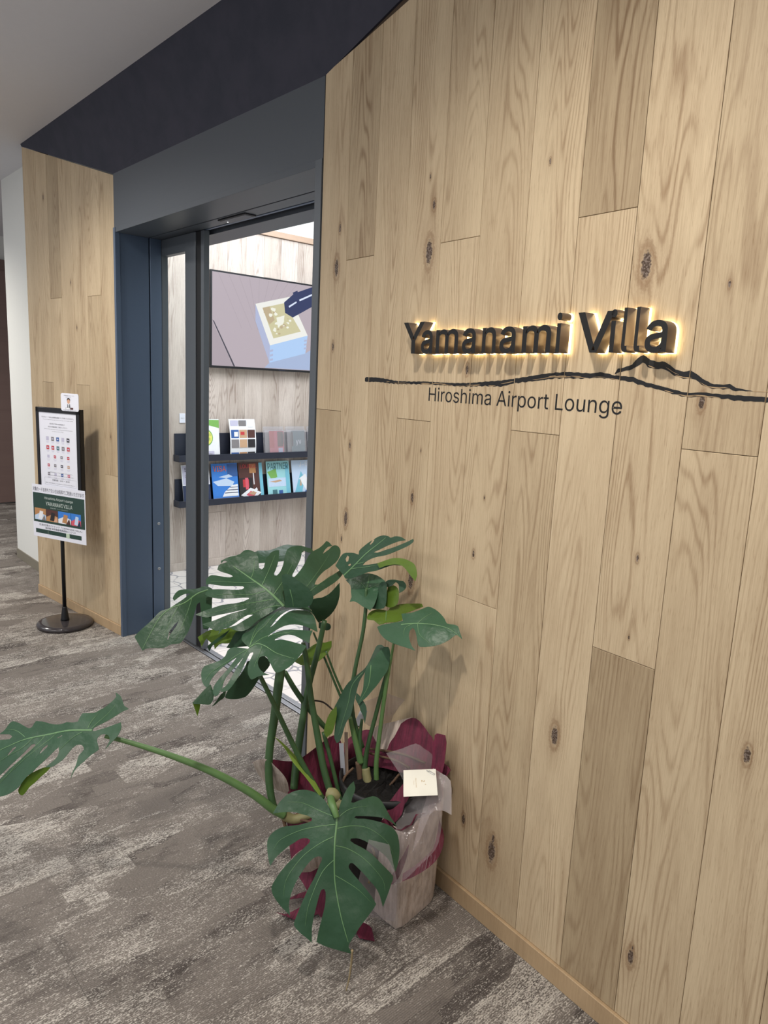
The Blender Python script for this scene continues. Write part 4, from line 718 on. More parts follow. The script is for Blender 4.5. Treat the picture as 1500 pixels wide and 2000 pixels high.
{'n':'leaf','m':'leaf','O':[-0.1656,-0.3413,0.7617],'U':[0.5388,-0.6948,-0.4764],'V':[0.8262,0.5463,0.1376],'N':[0.1646,-0.4677,0.8684],'p':[[3.7,-3.7],[-7.9,-18.8],[-24.1,-35.5],[-43.4,-40.5],[-66,-36.6],[-89.9,-36],[-108.9,-25.9],[-126.3,-11.7],[-143.6,1.8],[-162.8,13.1],[-195.3,23.7],[-202.5,47.8],[-195.8,74.2],[-185.7,94.3],[-163,114.8],[-148.6,123.6],[-165.5,106],[-166.6,89.7],[-164.6,71.7],[-156.1,53.4],[-135.4,45.5],[-120.2,40.2],[-104.1,34.7],[-90.1,30.8],[-74.9,25.3],[-83.5,32.8],[-102.8,41.9],[-128.8,50.6],[-154.2,62.2],[-164.1,87.9],[-162,107.1],[-139.1,128.4],[-94.8,150.3],[-64.7,162.9],[-70.8,145.3],[-81.2,121.3],[-88,91.7],[-82.6,65.9],[-67,46.1],[-48.5,33.3],[-38.5,31.1],[-51.8,40.3],[-63.1,58.4],[-66.4,85.3],[-62.9,113.9],[-63.1,137.3],[-66.4,149.5],[-48,148.6],[-25.8,151],[-30.4,135.2],[-39.3,115.4],[-45.3,97.8],[-46.2,81.1],[-39.4,66.9],[-29.5,57.1],[-23.7,58],[-26.8,71.8],[-23.7,94.1],[-19.3,118.1],[-18.2,135.5],[-15.4,145.9],[-2.3,141.7],[26,135.1],[50.7,127.8],[66.5,114.7],[77.2,94.5],[69.3,82.9],[58.2,74.4],[49.1,66.1],[40.5,60.1],[37.1,50.1],[40.5,40.3],[52.4,38.3],[65.1,42.9],[74.4,51.4],[80.5,62.7],[83.3,75.3],[86.7,59.1],[90.9,47.7],[97.6,39.5],[100.3,32.8],[94,26.1],[83.6,19.2],[63.9,12.9],[44.2,13.4],[27,16.2],[20.3,13.1],[22.1,5.7],[32.1,2.8],[62.1,-0.5],[92.1,-3.1],[115.4,-7.9],[133.2,-18.3],[135.6,-34.1],[134.5,-45.1],[126.6,-37],[119.8,-28.1],[103,-23.4],[67.8,-21.3],[44.5,-15.7],[28.4,-9.5],[44,-18.8],[69.2,-32.2],[91.1,-39.9],[109.6,-40.6],[126.4,-38.5],[140,-44.3],[144,-54.9],[133.7,-64.5],[117.7,-68.7],[102.3,-64.2],[82.3,-55.2],[58.1,-45.3],[29.5,-32.3],[40.3,-48.9],[53.8,-63.8],[70,-74.3],[87.1,-83.2],[104,-86.6],[114.9,-81.9],[114.7,-89.6],[104,-105],[88.2,-115.9],[64.9,-124.9],[49,-123.1],[42.7,-102],[35.5,-81.6],[22.5,-68.8],[8.9,-67.3],[0.9,-58.2],[1,-38.1],[5.1,-14.4],[6.9,-6.8]],'h':[],'v':[[2.2,[[3.7,-3.7],[-9.3,13.5],[-1.9,35.9],[25.1,79.7],[31.6,127.1]]],[1.2,[[-1.1,-4],[-52.9,-3.2],[-89.9,14.2],[-152.1,30]]],[1.2,[[-0.9,0.2],[-44.6,32],[-55.8,102.6]]],[1,[[8.3,-4.9],[32.3,-45.8],[68.1,-89],[94.6,-102.1]]],[1,[[1.7,31.9],[23.7,36.2],[67.7,31.7]]],[1,[[8.3,-4.9],[55.5,-20.4],[117,-46.4]]],[1,[[-7.8,-5.1],[-52.2,-11],[-109,-13.4]]]],'k':[1,1,0.0097,0.0346,0.0065],'t':0.0008,'g':22},
{'n':'leaf','m':'leaf_dark','O':[-0.1669,-0.4581,0.6677],'U':[-0.6726,-0.3039,0.6748],'V':[0.0341,-0.9235,-0.382],'N':[0.7393,-0.2339,0.6315],'p':[[13.4,-12.3],[12.3,3.4],[7.2,29.1],[2.8,50.8],[-2.8,49.2],[-12,37.1],[-21.4,26.5],[-27,18.9],[-22.8,7.2],[-15.3,-0.6],[-2.5,-7.6]],'h':[],'v':[],'k':[2,0.3,-0.0063,0.0185,0.002],'t':0.0008,'g':8},
{'n':'leaf','m':'leaf_young','O':[-0.165,-0.4942,0.6374],'U':[0.026,-0.9779,0.2074],'V':[0.0499,-0.206,-0.9773],'N':[0.9984,0.0357,0.0435],'p':[[13.9,-10.3],[8.9,-7],[-8.4,-5],[-8.6,7.7],[-5.6,24.8],[4.7,6.5]],'h':[],'v':[],'k':[2,0.3,0.001,0.0027,0.001],'t':0.0008,'g':6},
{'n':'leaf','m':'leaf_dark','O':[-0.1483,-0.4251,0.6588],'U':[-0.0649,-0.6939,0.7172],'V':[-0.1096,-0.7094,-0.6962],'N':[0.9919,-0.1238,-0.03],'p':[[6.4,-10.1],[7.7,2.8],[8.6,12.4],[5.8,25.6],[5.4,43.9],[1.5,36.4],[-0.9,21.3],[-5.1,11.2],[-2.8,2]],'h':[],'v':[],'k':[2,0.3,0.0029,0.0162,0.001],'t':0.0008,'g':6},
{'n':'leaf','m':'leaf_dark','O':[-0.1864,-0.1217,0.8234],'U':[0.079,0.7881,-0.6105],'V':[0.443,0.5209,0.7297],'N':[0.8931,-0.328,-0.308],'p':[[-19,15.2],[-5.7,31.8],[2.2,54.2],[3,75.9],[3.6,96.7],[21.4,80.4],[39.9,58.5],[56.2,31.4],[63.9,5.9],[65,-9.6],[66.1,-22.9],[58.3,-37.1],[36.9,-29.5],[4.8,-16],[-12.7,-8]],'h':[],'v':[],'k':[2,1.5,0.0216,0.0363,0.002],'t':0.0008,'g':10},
{'n':'leaf','m':'leaf_back','O':[-0.1832,-0.0226,0.9001],'U':[0.7611,0.0021,-0.6486],'V':[0.6111,0.3327,0.7182],'N':[0.2173,-0.943,0.2519],'p':[[-4.5,-4.9],[-23.9,-9.3],[-47.8,-15.3],[-56.6,5.9],[-59.8,27.6],[-48.8,45.6],[-34.4,62],[-19.5,72.9],[-27.6,80.4],[-27.9,97.6],[-26.3,119.7],[-22.7,139.3],[-20.1,154.9],[-12.2,171.3],[0.7,182.4],[8.6,185.9],[13.5,198.2],[25.4,211.6],[35.6,217.1],[45.4,220.7],[35.6,204.8],[27.3,184.6],[18.8,159.3],[13,137],[7.5,118.4],[15.6,126.8],[26.6,154.3],[38.6,181.7],[45.5,202.6],[51.4,222.5],[54.9,239.4],[61,237.3],[63,222.7],[58.6,202.2],[50.3,174.3],[39.7,146.1],[25.6,120.5],[17.6,100],[14.1,80.3],[15.5,69.4],[26.6,85.4],[40.5,110.7],[53.7,136.8],[70.5,160.8],[84.7,171.9],[98.6,177.9],[91.8,166.5],[77.9,150.8],[67.2,127],[57,98.6],[43.5,73.2],[32.6,43.5],[21,15.6],[6.8,-5.5]],'h':[[[-20.1,119.9],[-24.9,136.5],[-20.3,139.8],[-17.2,131.1],[-17.1,122.3]],[[-41,25.7],[-45.3,37.2],[-37.5,40.4],[-28.9,30.8],[-32.3,23.9]],[[-20.1,24],[-18,34.3],[-13.4,34.1],[-13.4,26.4]]],'v':[[2.6,[[-4.5,-4.9],[-3.1,48.1],[-4.8,96.6],[-3.2,138.9],[-1.8,172.9]]],[1,[[-3.1,48.1],[29.5,118],[47.7,176]]],[1,[[-3.2,27.7],[31.2,82.3],[55.5,126.6]]]],'k':[0.6,0.4,0.0227,0.1303,0.003],'t':0.0008,'g':16},
{'n':'leaf','m':'leaf_young','O':[-0.0402,0.018,0.9742],'U':[0.0677,-0.384,-0.9208],'V':[0.9513,0.303,-0.0564],'N':[0.3007,-0.8722,0.3858],'p':[[19.1,-36],[4.7,-10.4],[-5.9,11.3],[-10.3,34.4],[-10.4,51.6],[-6.7,69.7],[-1.3,79.7],[10.5,88.3],[24.3,93.9],[40.7,93.7],[33.4,82.3],[24.3,70],[12.9,53.2],[8.6,37.9],[11.4,17.6],[19.9,-5.3],[30,-24.9]],'h':[],'v':[],'k':[1.2,1,0.0122,0.0424,0.002],'t':0.0008,'g':10},
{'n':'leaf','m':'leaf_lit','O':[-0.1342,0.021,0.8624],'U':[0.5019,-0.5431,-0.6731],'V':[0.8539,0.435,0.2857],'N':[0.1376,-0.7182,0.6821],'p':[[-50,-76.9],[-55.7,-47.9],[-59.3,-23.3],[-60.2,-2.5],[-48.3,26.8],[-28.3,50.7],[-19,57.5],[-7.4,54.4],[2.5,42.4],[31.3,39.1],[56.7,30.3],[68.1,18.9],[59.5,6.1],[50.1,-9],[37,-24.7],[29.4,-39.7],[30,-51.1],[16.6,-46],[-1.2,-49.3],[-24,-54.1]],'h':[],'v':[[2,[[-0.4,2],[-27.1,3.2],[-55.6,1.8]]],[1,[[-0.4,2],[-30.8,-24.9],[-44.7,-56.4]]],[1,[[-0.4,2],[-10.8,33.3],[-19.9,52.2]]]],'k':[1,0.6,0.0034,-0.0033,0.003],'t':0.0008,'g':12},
{'n':'leaf','m':'leaf_dark','O':[-0.0838,0.0345,0.8758],'U':[-0.9785,-0.0878,-0.1869],'V':[0.2053,-0.3173,-0.9258],'N':[0.022,-0.9443,0.3285],'p':[[-9.8,-20.2],[5.3,-19.7],[13.3,-6.8],[15.3,12.3],[19.1,37.5],[28,58],[6.4,58.5],[-17.2,53.9],[-23.3,38.1],[-21.1,10.5],[-17,-11.1]],'h':[],'v':[],'k':[3,1,-0.0016,0.0194,0.001],'t':0.0008,'g':8},
{'n':'leaf','m':'leaf_young','O':[-0.062,0.0549,0.8629],'U':[-0.9763,-0.0813,-0.2005],'V':[0.2162,-0.4057,-0.8881],'N':[-0.0091,-0.9104,0.4137],'p':[[22,-20.6],[0.7,-25.6],[-18.7,-16.5],[-26.4,2.1],[-28.1,23.8],[-18.9,34.4],[-0.1,39.6],[23.3,34.3],[21.3,16.7],[22.5,-5.9]],'h':[],'v':[],'k':[2,1,-0.0016,0.0085,0.001],'t':0.0008,'g':8},
{'n':'leaf','m':'leaf_dark','O':[-0.0674,0.0577,0.8957],'U':[0.2351,-0.5173,-0.8229],'V':[0.9453,0.3185,0.0698],'N':[0.226,-0.7944,0.5638],'p':[[1.3,-21],[-5.4,-14],[-8.9,6.5],[-7.5,24.5],[-7.4,34.9],[0.8,45.3],[10.3,48.8],[20.8,43.2],[29.2,32.3],[16.2,28.2],[3.6,22.8],[-2,12.3],[8.9,4.9],[15,-7.8],[13.9,-13.6]],'h':[],'v':[],'k':[2,1,0.0061,0.0168,0.001],'t':0.0008,'g':8},
{'n':'leaf','m':'leaf_olive','O':[-0.0512,0.0228,0.8112],'U':[0.6866,-0.6629,-0.2986],'V':[0.7269,0.6333,0.2656],'N':[0.013,-0.3994,0.9167],'p':[[-18.4,-52.3],[-33.1,-41.8],[-35.3,-25.6],[-25.8,-5.6],[-16.3,6.2],[-32.4,13.1],[-42.9,31.5],[-43.3,50.6],[-36.3,76.3],[-29.6,104.5],[-15.6,108.2],[-3.6,89.6],[9.3,68.8],[18.8,50.6],[42,50.8],[44.1,29.1],[36.4,3.5],[36.4,-15.9],[12.6,-32.8],[1.6,-52.8]],'h':[],'v':[[1.6,[[-20.3,2.7],[31.3,4]]]],'k':[1,1,-0.0021,0.0237,0.003],'t':0.0008,'g':10},
{'n':'leaf','m':'leaf_lit','O':[0.0732,0.0266,0.8235],'U':[0.1241,-0.7031,-0.7002],'V':[0.9404,0.3085,-0.143],'N':[0.3166,-0.6407,0.6995],'p':[[49.8,-103],[39,-90.9],[25.6,-65.8],[12.2,-42.9],[8.9,-41.1],[-7.4,-54.3],[-17.3,-32.6],[-34.8,-14.9],[-53.5,-1.7],[-58.3,5.7],[-57.3,23],[-50.7,43],[-39.5,62.2],[-29.2,74.1],[-33.7,91.2],[-34.2,103.7],[-22.9,113.8],[-4.9,130.5],[-8.1,119.2],[-8.3,109.9],[12.3,101.1],[33.4,86.2],[49.2,65.2],[60.9,38.3],[51.6,27.3],[36.2,16.2],[23.5,4.5],[19.7,-4.4],[29.4,-7.9],[43.1,-4.3],[56,5.8],[67.4,18.2],[74.4,32.1],[75.5,8.8],[77,-17.7],[76.7,-45.8],[71.8,-69.7],[62,-89.1]],'h':[],'v':[[2,[[21.8,-39.6],[6.5,-6.2],[-9.9,42],[-16.4,87.1],[-6.6,126]]],[1,[[6.5,-6.2],[26.3,-23.4],[50.7,-17.6]]],[1,[[3.3,2.3],[30.3,23.3],[42.5,58.9]]],[1,[[2.7,2],[-23.4,11.4],[-45,22.9]]]],'k':[1.6,0.8,0.0181,0.0182,0.003],'t':0.0008,'g':16},
{'n':'leaf','m':'leaf_lit','O':[-0.0159,-0.0073,0.7231],'U':[-0.7614,-0.5474,0.3473],'V':[-0.0135,-0.5223,-0.8527],'N':[0.6481,-0.6539,0.3903],'p':[[-8.2,-12.6],[0.7,-9.5],[6.4,-2.2],[12.2,14.3],[18.1,35.3],[22,50.7],[21.5,75.2],[13.8,98.3],[6.1,121.3],[4,144.8],[0.5,165.4],[-4.1,152],[-11.9,134.8],[-17.9,114.1],[-23.9,93.4],[-28.1,69.1],[-32.2,49.1],[-29.9,30],[-24.7,12.2],[-17.7,-2.5]],'h':[],'v':[[1.6,[[14.6,51.7],[-0.2,91.5],[-3.2,116.8],[0.5,152]]]],'k':[3,0.6,0.0027,0.0526,0.003],'t':0.0008,'g':12},
{'n':'leaf','m':'leaf_dark','O':[-0.0365,0.0013,0.7267],'U':[-0.9266,-0.3104,0.2123],'V':[-0.0391,-0.4819,-0.8754],'N':[0.374,-0.8194,0.4344],'p':[[15.8,4.1],[4.9,-3.2],[-8.3,-1.2],[-0.3,19.9],[8,40.1],[12.7,58.5],[11,75.9],[13.8,95.2],[15.9,116.4],[10.7,147.5],[5.7,169.7],[1.3,189.9],[-2.3,206],[-0,220.4],[0.7,238.5],[-2.8,261],[-2.8,282.9],[3.2,290.8],[14.2,282.6],[21.4,270.7],[29.9,246.1],[41.6,218.3],[52.7,210.2],[51.6,194],[50.8,177.9],[50.1,155],[45.3,130],[33.7,106.7],[20.2,82.4],[14.7,64],[14.9,36.4],[16.5,16.2]],'h':[],'v':[[1.3,[[17.4,87.9],[30.9,132.4],[18.7,185],[6.7,267.9]]]],'k':[2.5,0.4,0.0155,0.1434,0.003],'t':0.0008,'g':12},
{'n':'leaf','m':'leaf_dark','O':[-0.0332,-0.0781,0.5849],'U':[-0.7949,-0.545,-0.2667],'V':[0.3798,-0.1041,-0.9192],'N':[0.4732,-0.8319,0.2897],'p':[[3,-23.5],[-4,-16.7],[-12.9,-1.5],[-18.7,11.3],[-20.2,23.5],[-16.8,41.2],[-9.8,60.9],[-8.3,40.3],[-2.7,25.6],[-0.2,11.2],[8.5,-7.8]],'h':[],'v':[],'k':[3,0.3,-0.0076,0.0149,0.001],'t':0.0008,'g':8},
{'n':'leaf','m':'leaf_olive','O':[-0.0831,-0.127,0.5494],'U':[-0.8745,-0.4417,0.2003],'V':[-0.0576,-0.3155,-0.9472],'N':[0.4816,-0.8398,0.2505],'p':[[-5.1,-17.5],[2.4,-5.7],[7.9,11.9],[9.2,34.3],[5.7,63.6],[-6,73.4],[-17.3,56.3],[-16.6,28.2],[-13.6,3.1]],'h':[],'v':[],'k':[3,0.3,-0.0038,0.0274,0.001],'t':0.0008,'g':8},
{'n':'leaf','m':'leaf_dark','O':[-0.2808,-0.3029,0.7572],'U':[-0.6517,-0.497,0.573],'V':[-0.1559,-0.6515,-0.7424],'N':[0.7423,-0.5732,0.3471],'p':[[3.1,55.5],[5.7,32.8],[10.8,7.1],[-6.1,-13.1],[-11.6,-30.8],[-15.3,-10.4],[-24.6,8.6],[-38.7,17.3],[-20.2,35.3],[-6.1,50.5]],'h':[],'v':[],'k':[1,0.3,-0.0103,0.0153,0.002],'t':0.0008,'g':8},
{'n':'leaf','m':'leaf_dark','O':[-0.2041,-0.3163,0.6747],'U':[-0.2326,-0.6987,0.6766],'V':[-0.1342,-0.6659,-0.7338],'N':[0.9633,-0.2615,0.0612],'p':[[23.6,-13.2],[19.9,-0.5],[16.9,19],[16.4,46.8],[16.3,69.3],[9.1,91.1],[2.1,94.7],[-12.4,87.9],[-26.9,76.8],[-39.1,62.8],[-41.1,45.5],[-39,24],[-34.9,0.5],[-35.3,-22.5],[-34.8,-41.3],[-23.5,-49.6],[-5.8,-51.5],[4.7,-39.3],[16.8,-21.2]],'h':[],'v':[],'k':[1.2,1,-0.0075,0.0197,0.003],'t':0.0008,'g':10},
{'n':'leaf','m':'leaf_olive','O':[-0.2436,-0.0351,0.6487],'U':[-0.8177,0.3581,0.4507],'V':[-0.5503,-0.7161,-0.4294],'N':[0.169,-0.5991,0.7826],'p':[[18.9,98.4],[31.3,69.2],[45.4,37],[49,11.5],[39.9,-7.3],[38.5,-27.3],[15.8,-23.2],[-2.6,-7.2],[-15.4,16.4],[-18.8,38.1],[-18.5,54.7],[-4,81]],'h':[],'v':[[1.2,[[31.6,10.3],[5.9,31.9],[0,75.6]]]],'k':[1.5,1,0.0128,0.0279,0.002],'t':0.0008,'g':8},
{'n':'leaf','m':'leaf_dark','O':[-0.3021,0.0071,0.7083],'U':[0.6378,0.5549,-0.5341],'V':[0.2565,0.5008,0.8267],'N':[0.7262,-0.6643,0.1771],'p':[[-22.4,-2.6],[-9.1,6],[1.8,11],[11,11.7],[18.3,4.8],[16.5,-6.2],[4.6,-13.2],[-12.1,-16.9]],'h':[],'v':[],'k':[1.5,0.3,0.0011,-0.0006,0.001],'t':0.0008,'g':6},
{'n':'leaf','m':'leaf_olive','O':[-0.3429,-0.331,0.737],'U':[-0.8321,0.2242,0.5074],'V':[-0.4076,-0.8676,-0.285],'N':[0.3763,-0.4439,0.8132],'p':[[19.5,60.3],[24.8,42.6],[28.4,22.7],[22.4,2.1],[14.3,-23.4],[15.5,-48.2],[20.3,-71.1],[35.1,-96.3],[10.8,-88],[-2.7,-60.6],[-9.1,-48.3],[-30.5,-32.5],[-36.3,-14.8],[-28.7,2.4],[-31.5,14],[-38.6,24.4],[-25.1,23.4],[-11.1,31.1],[4.4,38.6],[-5.3,47.6],[-14.9,56],[3,58.1]],'h':[],'v':[],'k':[1,1,-0.0036,-0.0028,0.002],'t':0.0008,'g':10},
{'n':'leaf','m':'leaf_dark','O':[-0.3259,-0.3406,0.7441],'U':[-0.431,-0.6774,0.5961],'V':[-0.0652,-0.6354,-0.7694],'N':[0.9,-0.3705,0.2297],'p':[[10.7,44.1],[5.6,25.2],[-5.2,-3.9],[-13.6,-27.8],[-13.3,-6.1],[-4.7,21.6],[-0.1,37.1],[-2.9,53]],'h':[],'v':[],'k':[1,0.3,-0.0029,0.0179,0.001],'t':0.0008,'g':6},
{'n':'leaf','m':'leaf_dark','O':[-0.4911,-0.0876,0.9024],'U':[-0.875,0.3533,0.3309],'V':[-0.4015,-0.9116,-0.0883],'N':[0.2705,-0.2102,0.9395],'p':[[22.1,138],[27.9,118],[26.7,96.1],[20.5,77.6],[22.1,49.7],[26.6,26.8],[32.5,20.3],[29.3,-7.2],[38.9,-31.6],[52.9,-54.2],[58.4,-78.4],[48.9,-93.9],[42.9,-123.2],[34,-137.4],[30.7,-151.3],[17.3,-153.3],[7.6,-140.2],[16.8,-124.8],[-14.9,-97.8],[-35.3,-65.3],[-41.5,-44.6],[-37.3,-6.6],[-29.8,30.6],[-26.2,65.5],[-4.5,108.6],[15.9,125.1],[17.9,130.3],[8.8,138]],'h':[],'v':[],'k':[0.6,0.6,0.0048,-0.005,0.004],'t':0.0008,'g':12},
{'n':'leaf','m':'leaf_spear','O':[-0.1631,-0.2625,0.4822],'U':[0.5267,-0.8489,0.0442],'V':[0.6356,0.3588,-0.6836],'N':[0.5644,0.3881,0.7286],'p':[[-4.1,-1.5],[-13.4,15],[-22.8,45.4],[-23.2,72.4],[-31.6,98.3],[-20.5,129.1],[-16.5,166.6],[-4.4,199.3],[7.5,195.8],[5.8,164.9],[5.6,129.1],[8.1,102.4],[7.5,77.5],[0.6,55.7],[-5.3,32.3]],'h':[],'v':[],'k':[8,0.3,-0.003,0.0984,0.001],'t':0.0008,'g':8},
{'n':'wrapping_paper','m':'burgundy','O':[-0.0363,0.0509,0.4039],'U':[0.9495,-0.1488,-0.2764],'V':[0.3118,0.5479,0.7763],'N':[0.0359,-0.8232,0.5666],'p':[[-155.9,-111.1],[-146.2,-70.5],[-113.2,-26.4],[-73.7,-4],[-31.3,-3.9],[-30.1,44],[-19.1,93.3],[-0.3,114.5],[30.4,117.7],[66,114.8],[98.2,107],[154.1,51.9],[105.2,-1.7],[29,-50.3],[-47.5,-110.1],[-100.4,-145.8]],'h':[],'v':[],'k':[0.8,0.5,-0.0073,0.0105,0.004],'t':0.0008,'g':10},
{'n':'wrapping_paper','m':'beige','O':[-0.057,0.0676,0.4384],'U':[0.8191,-0.0668,-0.5698],'V':[0.4631,0.6631,0.588],'N':[0.3385,-0.7455,0.5741],'p':[[-33.5,-46.6],[-37,-24.6],[-18.6,28.6],[-0.3,78.2],[13.3,47.1],[37.3,-22.1],[39.4,-45.2],[4,-47.8]],'h':[],'v':[],'k':[0.3,0.3,0.0007,-0.0039,0.002],'t':0.0008,'g':6},
{'n':'wrapping_paper','m':'burgundy','O':[0.1439,0.0707,0.4451],'U':[0.8427,0.5136,0.1613],'V':[-0.3439,0.2832,0.8953],'N':[0.4142,-0.8099,0.4153],'p':[[-13.7,58.7],[0.1,63.2],[16.8,59.5],[19.4,40.7],[15.2,0.4],[9.8,-34.1],[-1.3,-56.8],[-11.7,-48.2],[-24.7,-38.5],[-21.6,-7.7],[-18.5,18]],'h':[],'v':[],'k':[12,0,0,-0,0.001],'t':0.0008,'g':10},
{'n':'wrapping_paper','m':'burgundy','O':[-0.1534,-0.156,0.3338],'U':[-0.2971,0.4919,0.8184],'V':[-0.3552,-0.8525,0.3834],'N':[0.8863,-0.1768,0.428],'p':[[-1.9,166.3],[7.1,157],[17.7,129.1],[21.3,95.3],[27.5,55.7],[41.1,32.6],[71,1.8],[106.3,-30.5],[127.3,-56.1],[118.8,-83.3],[81.7,-102.8],[45.2,-110.4],[-8.7,-116.3],[-53.1,-48.6],[-68.4,25.7],[-51.4,43.2],[-27.3,61.7],[-0.9,100.5],[2.7,133.5]],'h':[],'v':[],'k':[0.6,0.4,0.0237,0.0262,0.006],'t':0.0008,'g':14},
{'n':'wrapping_paper','m':'beige','O':[-0.1721,-0.2574,0.3692],'U':[0.6581,0.0928,0.7472],'V':[-0.5299,-0.6479,0.5472],'N':[0.5349,-0.756,-0.3773],'p':[[-11.1,64.7],[21.4,53.9],[35.8,38.8],[25.6,11.4],[13.9,-20.5],[-4.8,-49.6],[-51.8,-81.1],[-65.2,-51.4],[-69.7,-17],[-52.1,27.9]],'h':[],'v':[],'k':[1.5,0.5,-0.0121,-0.0013,0.004],'t':0.0008,'g':8},
{'n':'wrapping_paper','m':'burgundy','O':[0.1244,-0.0559,0.3608],'U':[0.9123,0.2594,-0.3169],'V':[0.0961,0.6166,0.7814],'N':[0.3981,-0.7433,0.5376],'p':[[-17.8,-30.9],[-17,-5.5],[-14.9,20.9],[-11.1,45.3],[1.1,62.9],[16,34.1],[20.3,4.8],[15.5,-23],[8.1,-46.5],[-6,-50.2]],'h':[],'v':[],'k':[2,0.5,-0.0005,0.0012,0.003],'t':0.0008,'g':8},
{'n':'wrapping_paper','m':'burgundy','O':[-0.0234,-0.2441,0.1478],'U':[0.6913,0.6227,0.3665],'V':[-0.5756,0.168,0.8002],'N':[0.4367,-0.7642,0.4746],'p':[[-39,138.3],[21.8,138.1],[78.4,112.1],[95.5,55.5],[68.2,-15],[39.6,-83.9],[43.6,-133.4],[10.1,-115.3],[-8.3,-48.2],[-24.3,-15.4],[-46.7,20.9],[-42.3,85.6]],'h':[],'v':[],'k':[1.5,0.5,0.0198,0.0118,0.009],'t':0.0008,'g':12},
{'n':'wrapping_paper','m':'beige','O':[-0.0021,-0.2436,0.1754],'U':[0.1238,0.7711,-0.6246],'V':[0.4644,0.5112,0.7232],'N':[0.8769,-0.3796,-0.2948],'p':[[-64.8,-16.3],[-65,18.9],[-49.3,41.7],[-31.8,65.9],[-0.8,77.2],[55,45.7],[91.4,-4.9],[50.9,-7.5],[23.5,-21.3],[-6.1,-32.9],[-40.4,-28.2]],'h':[],'v':[],'k':[1.2,0.5,-0.0084,0.0161,0.005],'t':0.0008,'g':8},
{'n':'ribbon','m':'burgundy_satin','O':[0.2191,-0.0277,0.2195],'U':[0.8148,0.3761,-0.4412],'V':[-0.1564,0.8754,0.4574],'N':[0.5582,-0.3037,0.7721],'p':[[-33.3,114.3],[-6.6,89],[7.7,66.5],[16.6,26.4],[9.5,-14.3],[-11.1,-58.7],[-28.4,-83.8],[-37.2,-67],[-23.3,-36.4],[-13.7,-4.3],[-6.9,32],[-18.1,73.7]],'h':[],'v':[],'k':[2.5,1.5,-0.0067,0.0027,0.001],'t':0.0008,'g':10},
{'n':'wrapping_paper','m':'burgundy','O':[0.1906,-0.1032,0.2226],'U':[-0.0132,0.8173,-0.5761],'V':[-0.1322,0.5696,0.8112],'N':[0.9911,0.0868,0.1006],'p':[[3.2,55.1],[13,30.4],[18.6,8.3],[17.4,-22.9],[-3.8,-47.9],[-13.8,-51.2],[-16.7,-24],[-12.2,-0],[-3.4,27.8]],'h':[],'v':[],'k':[10,0.5,-0,0,0.002],'t':0.0008,'g':8},
{'n':'wrapping_paper','m':'pink','O':[0.1325,-0.0885,0.3181],'U':[0.7448,0.4768,-0.4668],'V':[0.0585,0.6502,0.7575],'N':[0.6647,-0.5915,0.4563],'p':[[-20.6,-22.8],[-16.8,0.8],[-8.2,24.7],[8.8,48.2],[15.7,25.5],[10.3,-8.2],[-0.2,-24.1]],'h':[],'v':[],'k':[2,0.3,-0.0016,0.0063,0.001],'t':0.0008,'g':6},
{'n':'ribbon','m':'burgundy','O':[-0,0,0.012],'U':[1,0,0],'V':[0,1,0],'N':[0,0,1],'p':[[-104.5,-251.5],[-103.7,-227.7],[-99.3,-202.5],[-90,-184.2],[-63.9,-138.1],[-40.8,-155.8],[-72,-204.4],[-84.4,-216.7]],'h':[],'v':[],'k':[0,0,0,0,0.004],'t':0.001,'g':8},
{'n':'ribbon','m':'burgundy','O':[-0,0,0.01],'U':[1,0,0],'V':[0,1,0],'N':[0,0,1],'p':[[-84.7,-298.7],[-68.4,-284.5],[-63.6,-269.3],[-60.2,-233.9],[-47.8,-186.5],[-14.5,-157.8],[11.5,-160.2],[4.6,-190.6],[-12.5,-230.3],[-27.9,-270.5],[-47.8,-280.2]],'h':[],'v':[],'k':[0,0,0,0,0.004],'t':0.001,'g':8},
{'n':'ribbon','m':'burgundy','O':[-0,0,0.01],'U':[1,0,0],'V':[0,1,0],'N':[0,0,1],'p':[[69.4,-152.7],[100.1,-138.5],[123.4,-133.1],[162.3,-156.2],[130.2,-181.9],[100.8,-169.8]],'h':[],'v':[],'k':[0,0,0,0,0.004],'t':0.001,'g':8},
{'n':'cellophane','m':'clear','O':[0.2021,-0.0521,0.3102],'U':[0.9002,0.3863,-0.2012],'V':[-0.1021,0.6362,0.7648],'N':[0.4234,-0.6679,0.6121],'p':[[-67.6,-3.9],[-60.4,56.9],[-30.1,87],[5,103.3],[37.5,58.3],[52.6,12.2],[54.2,-26.4],[34.5,-76.1],[17.3,-117.1],[-7.8,-145.9],[-28.1,-139.2],[-45.2,-75.9]],'h':[],'v':[],'k':[1.5,0.6,-0.0016,-0.0222,0.012],'t':0.0008,'g':16},
{'n':'cellophane','m':'clear_beige','O':[0.1944,0.0083,0.3709],'U':[0.8295,0.1208,-0.5453],'V':[0.3766,0.5999,0.7059],'N':[0.4124,-0.7909,0.4522],'p':[[-62.8,44.4],[-38.1,53.8],[-6.6,61.7],[28.5,34.9],[57.6,6.8],[40.7,-0],[27.5,-12.3],[19.2,-36.4],[48.3,-99.1],[58.5,-135.3],[25.3,-88.1],[-15.9,-19.2]],'h':[],'v':[],'k':[1,0.3,0.0155,-0.0152,0.006],'t':0.0008,'g':10},
{'n':'cellophane','m':'clear','O':[0.0755,0.0254,0.4145],'U':[0.9249,0.3649,-0.107],'V':[-0.0692,0.4382,0.8962],'N':[0.3739,-0.8215,0.4305],'p':[[0.7,55],[28.6,50.7],[53.9,42.7],[65.7,9.9],[71.2,-30.7],[20.7,-63.5],[-18.7,-35.6],[-83.4,-3.4],[-38.4,26.3]],'h':[],'v':[],'k':[3,0.5,0.0133,0.0067,0.008],'t':0.0008,'g':12},
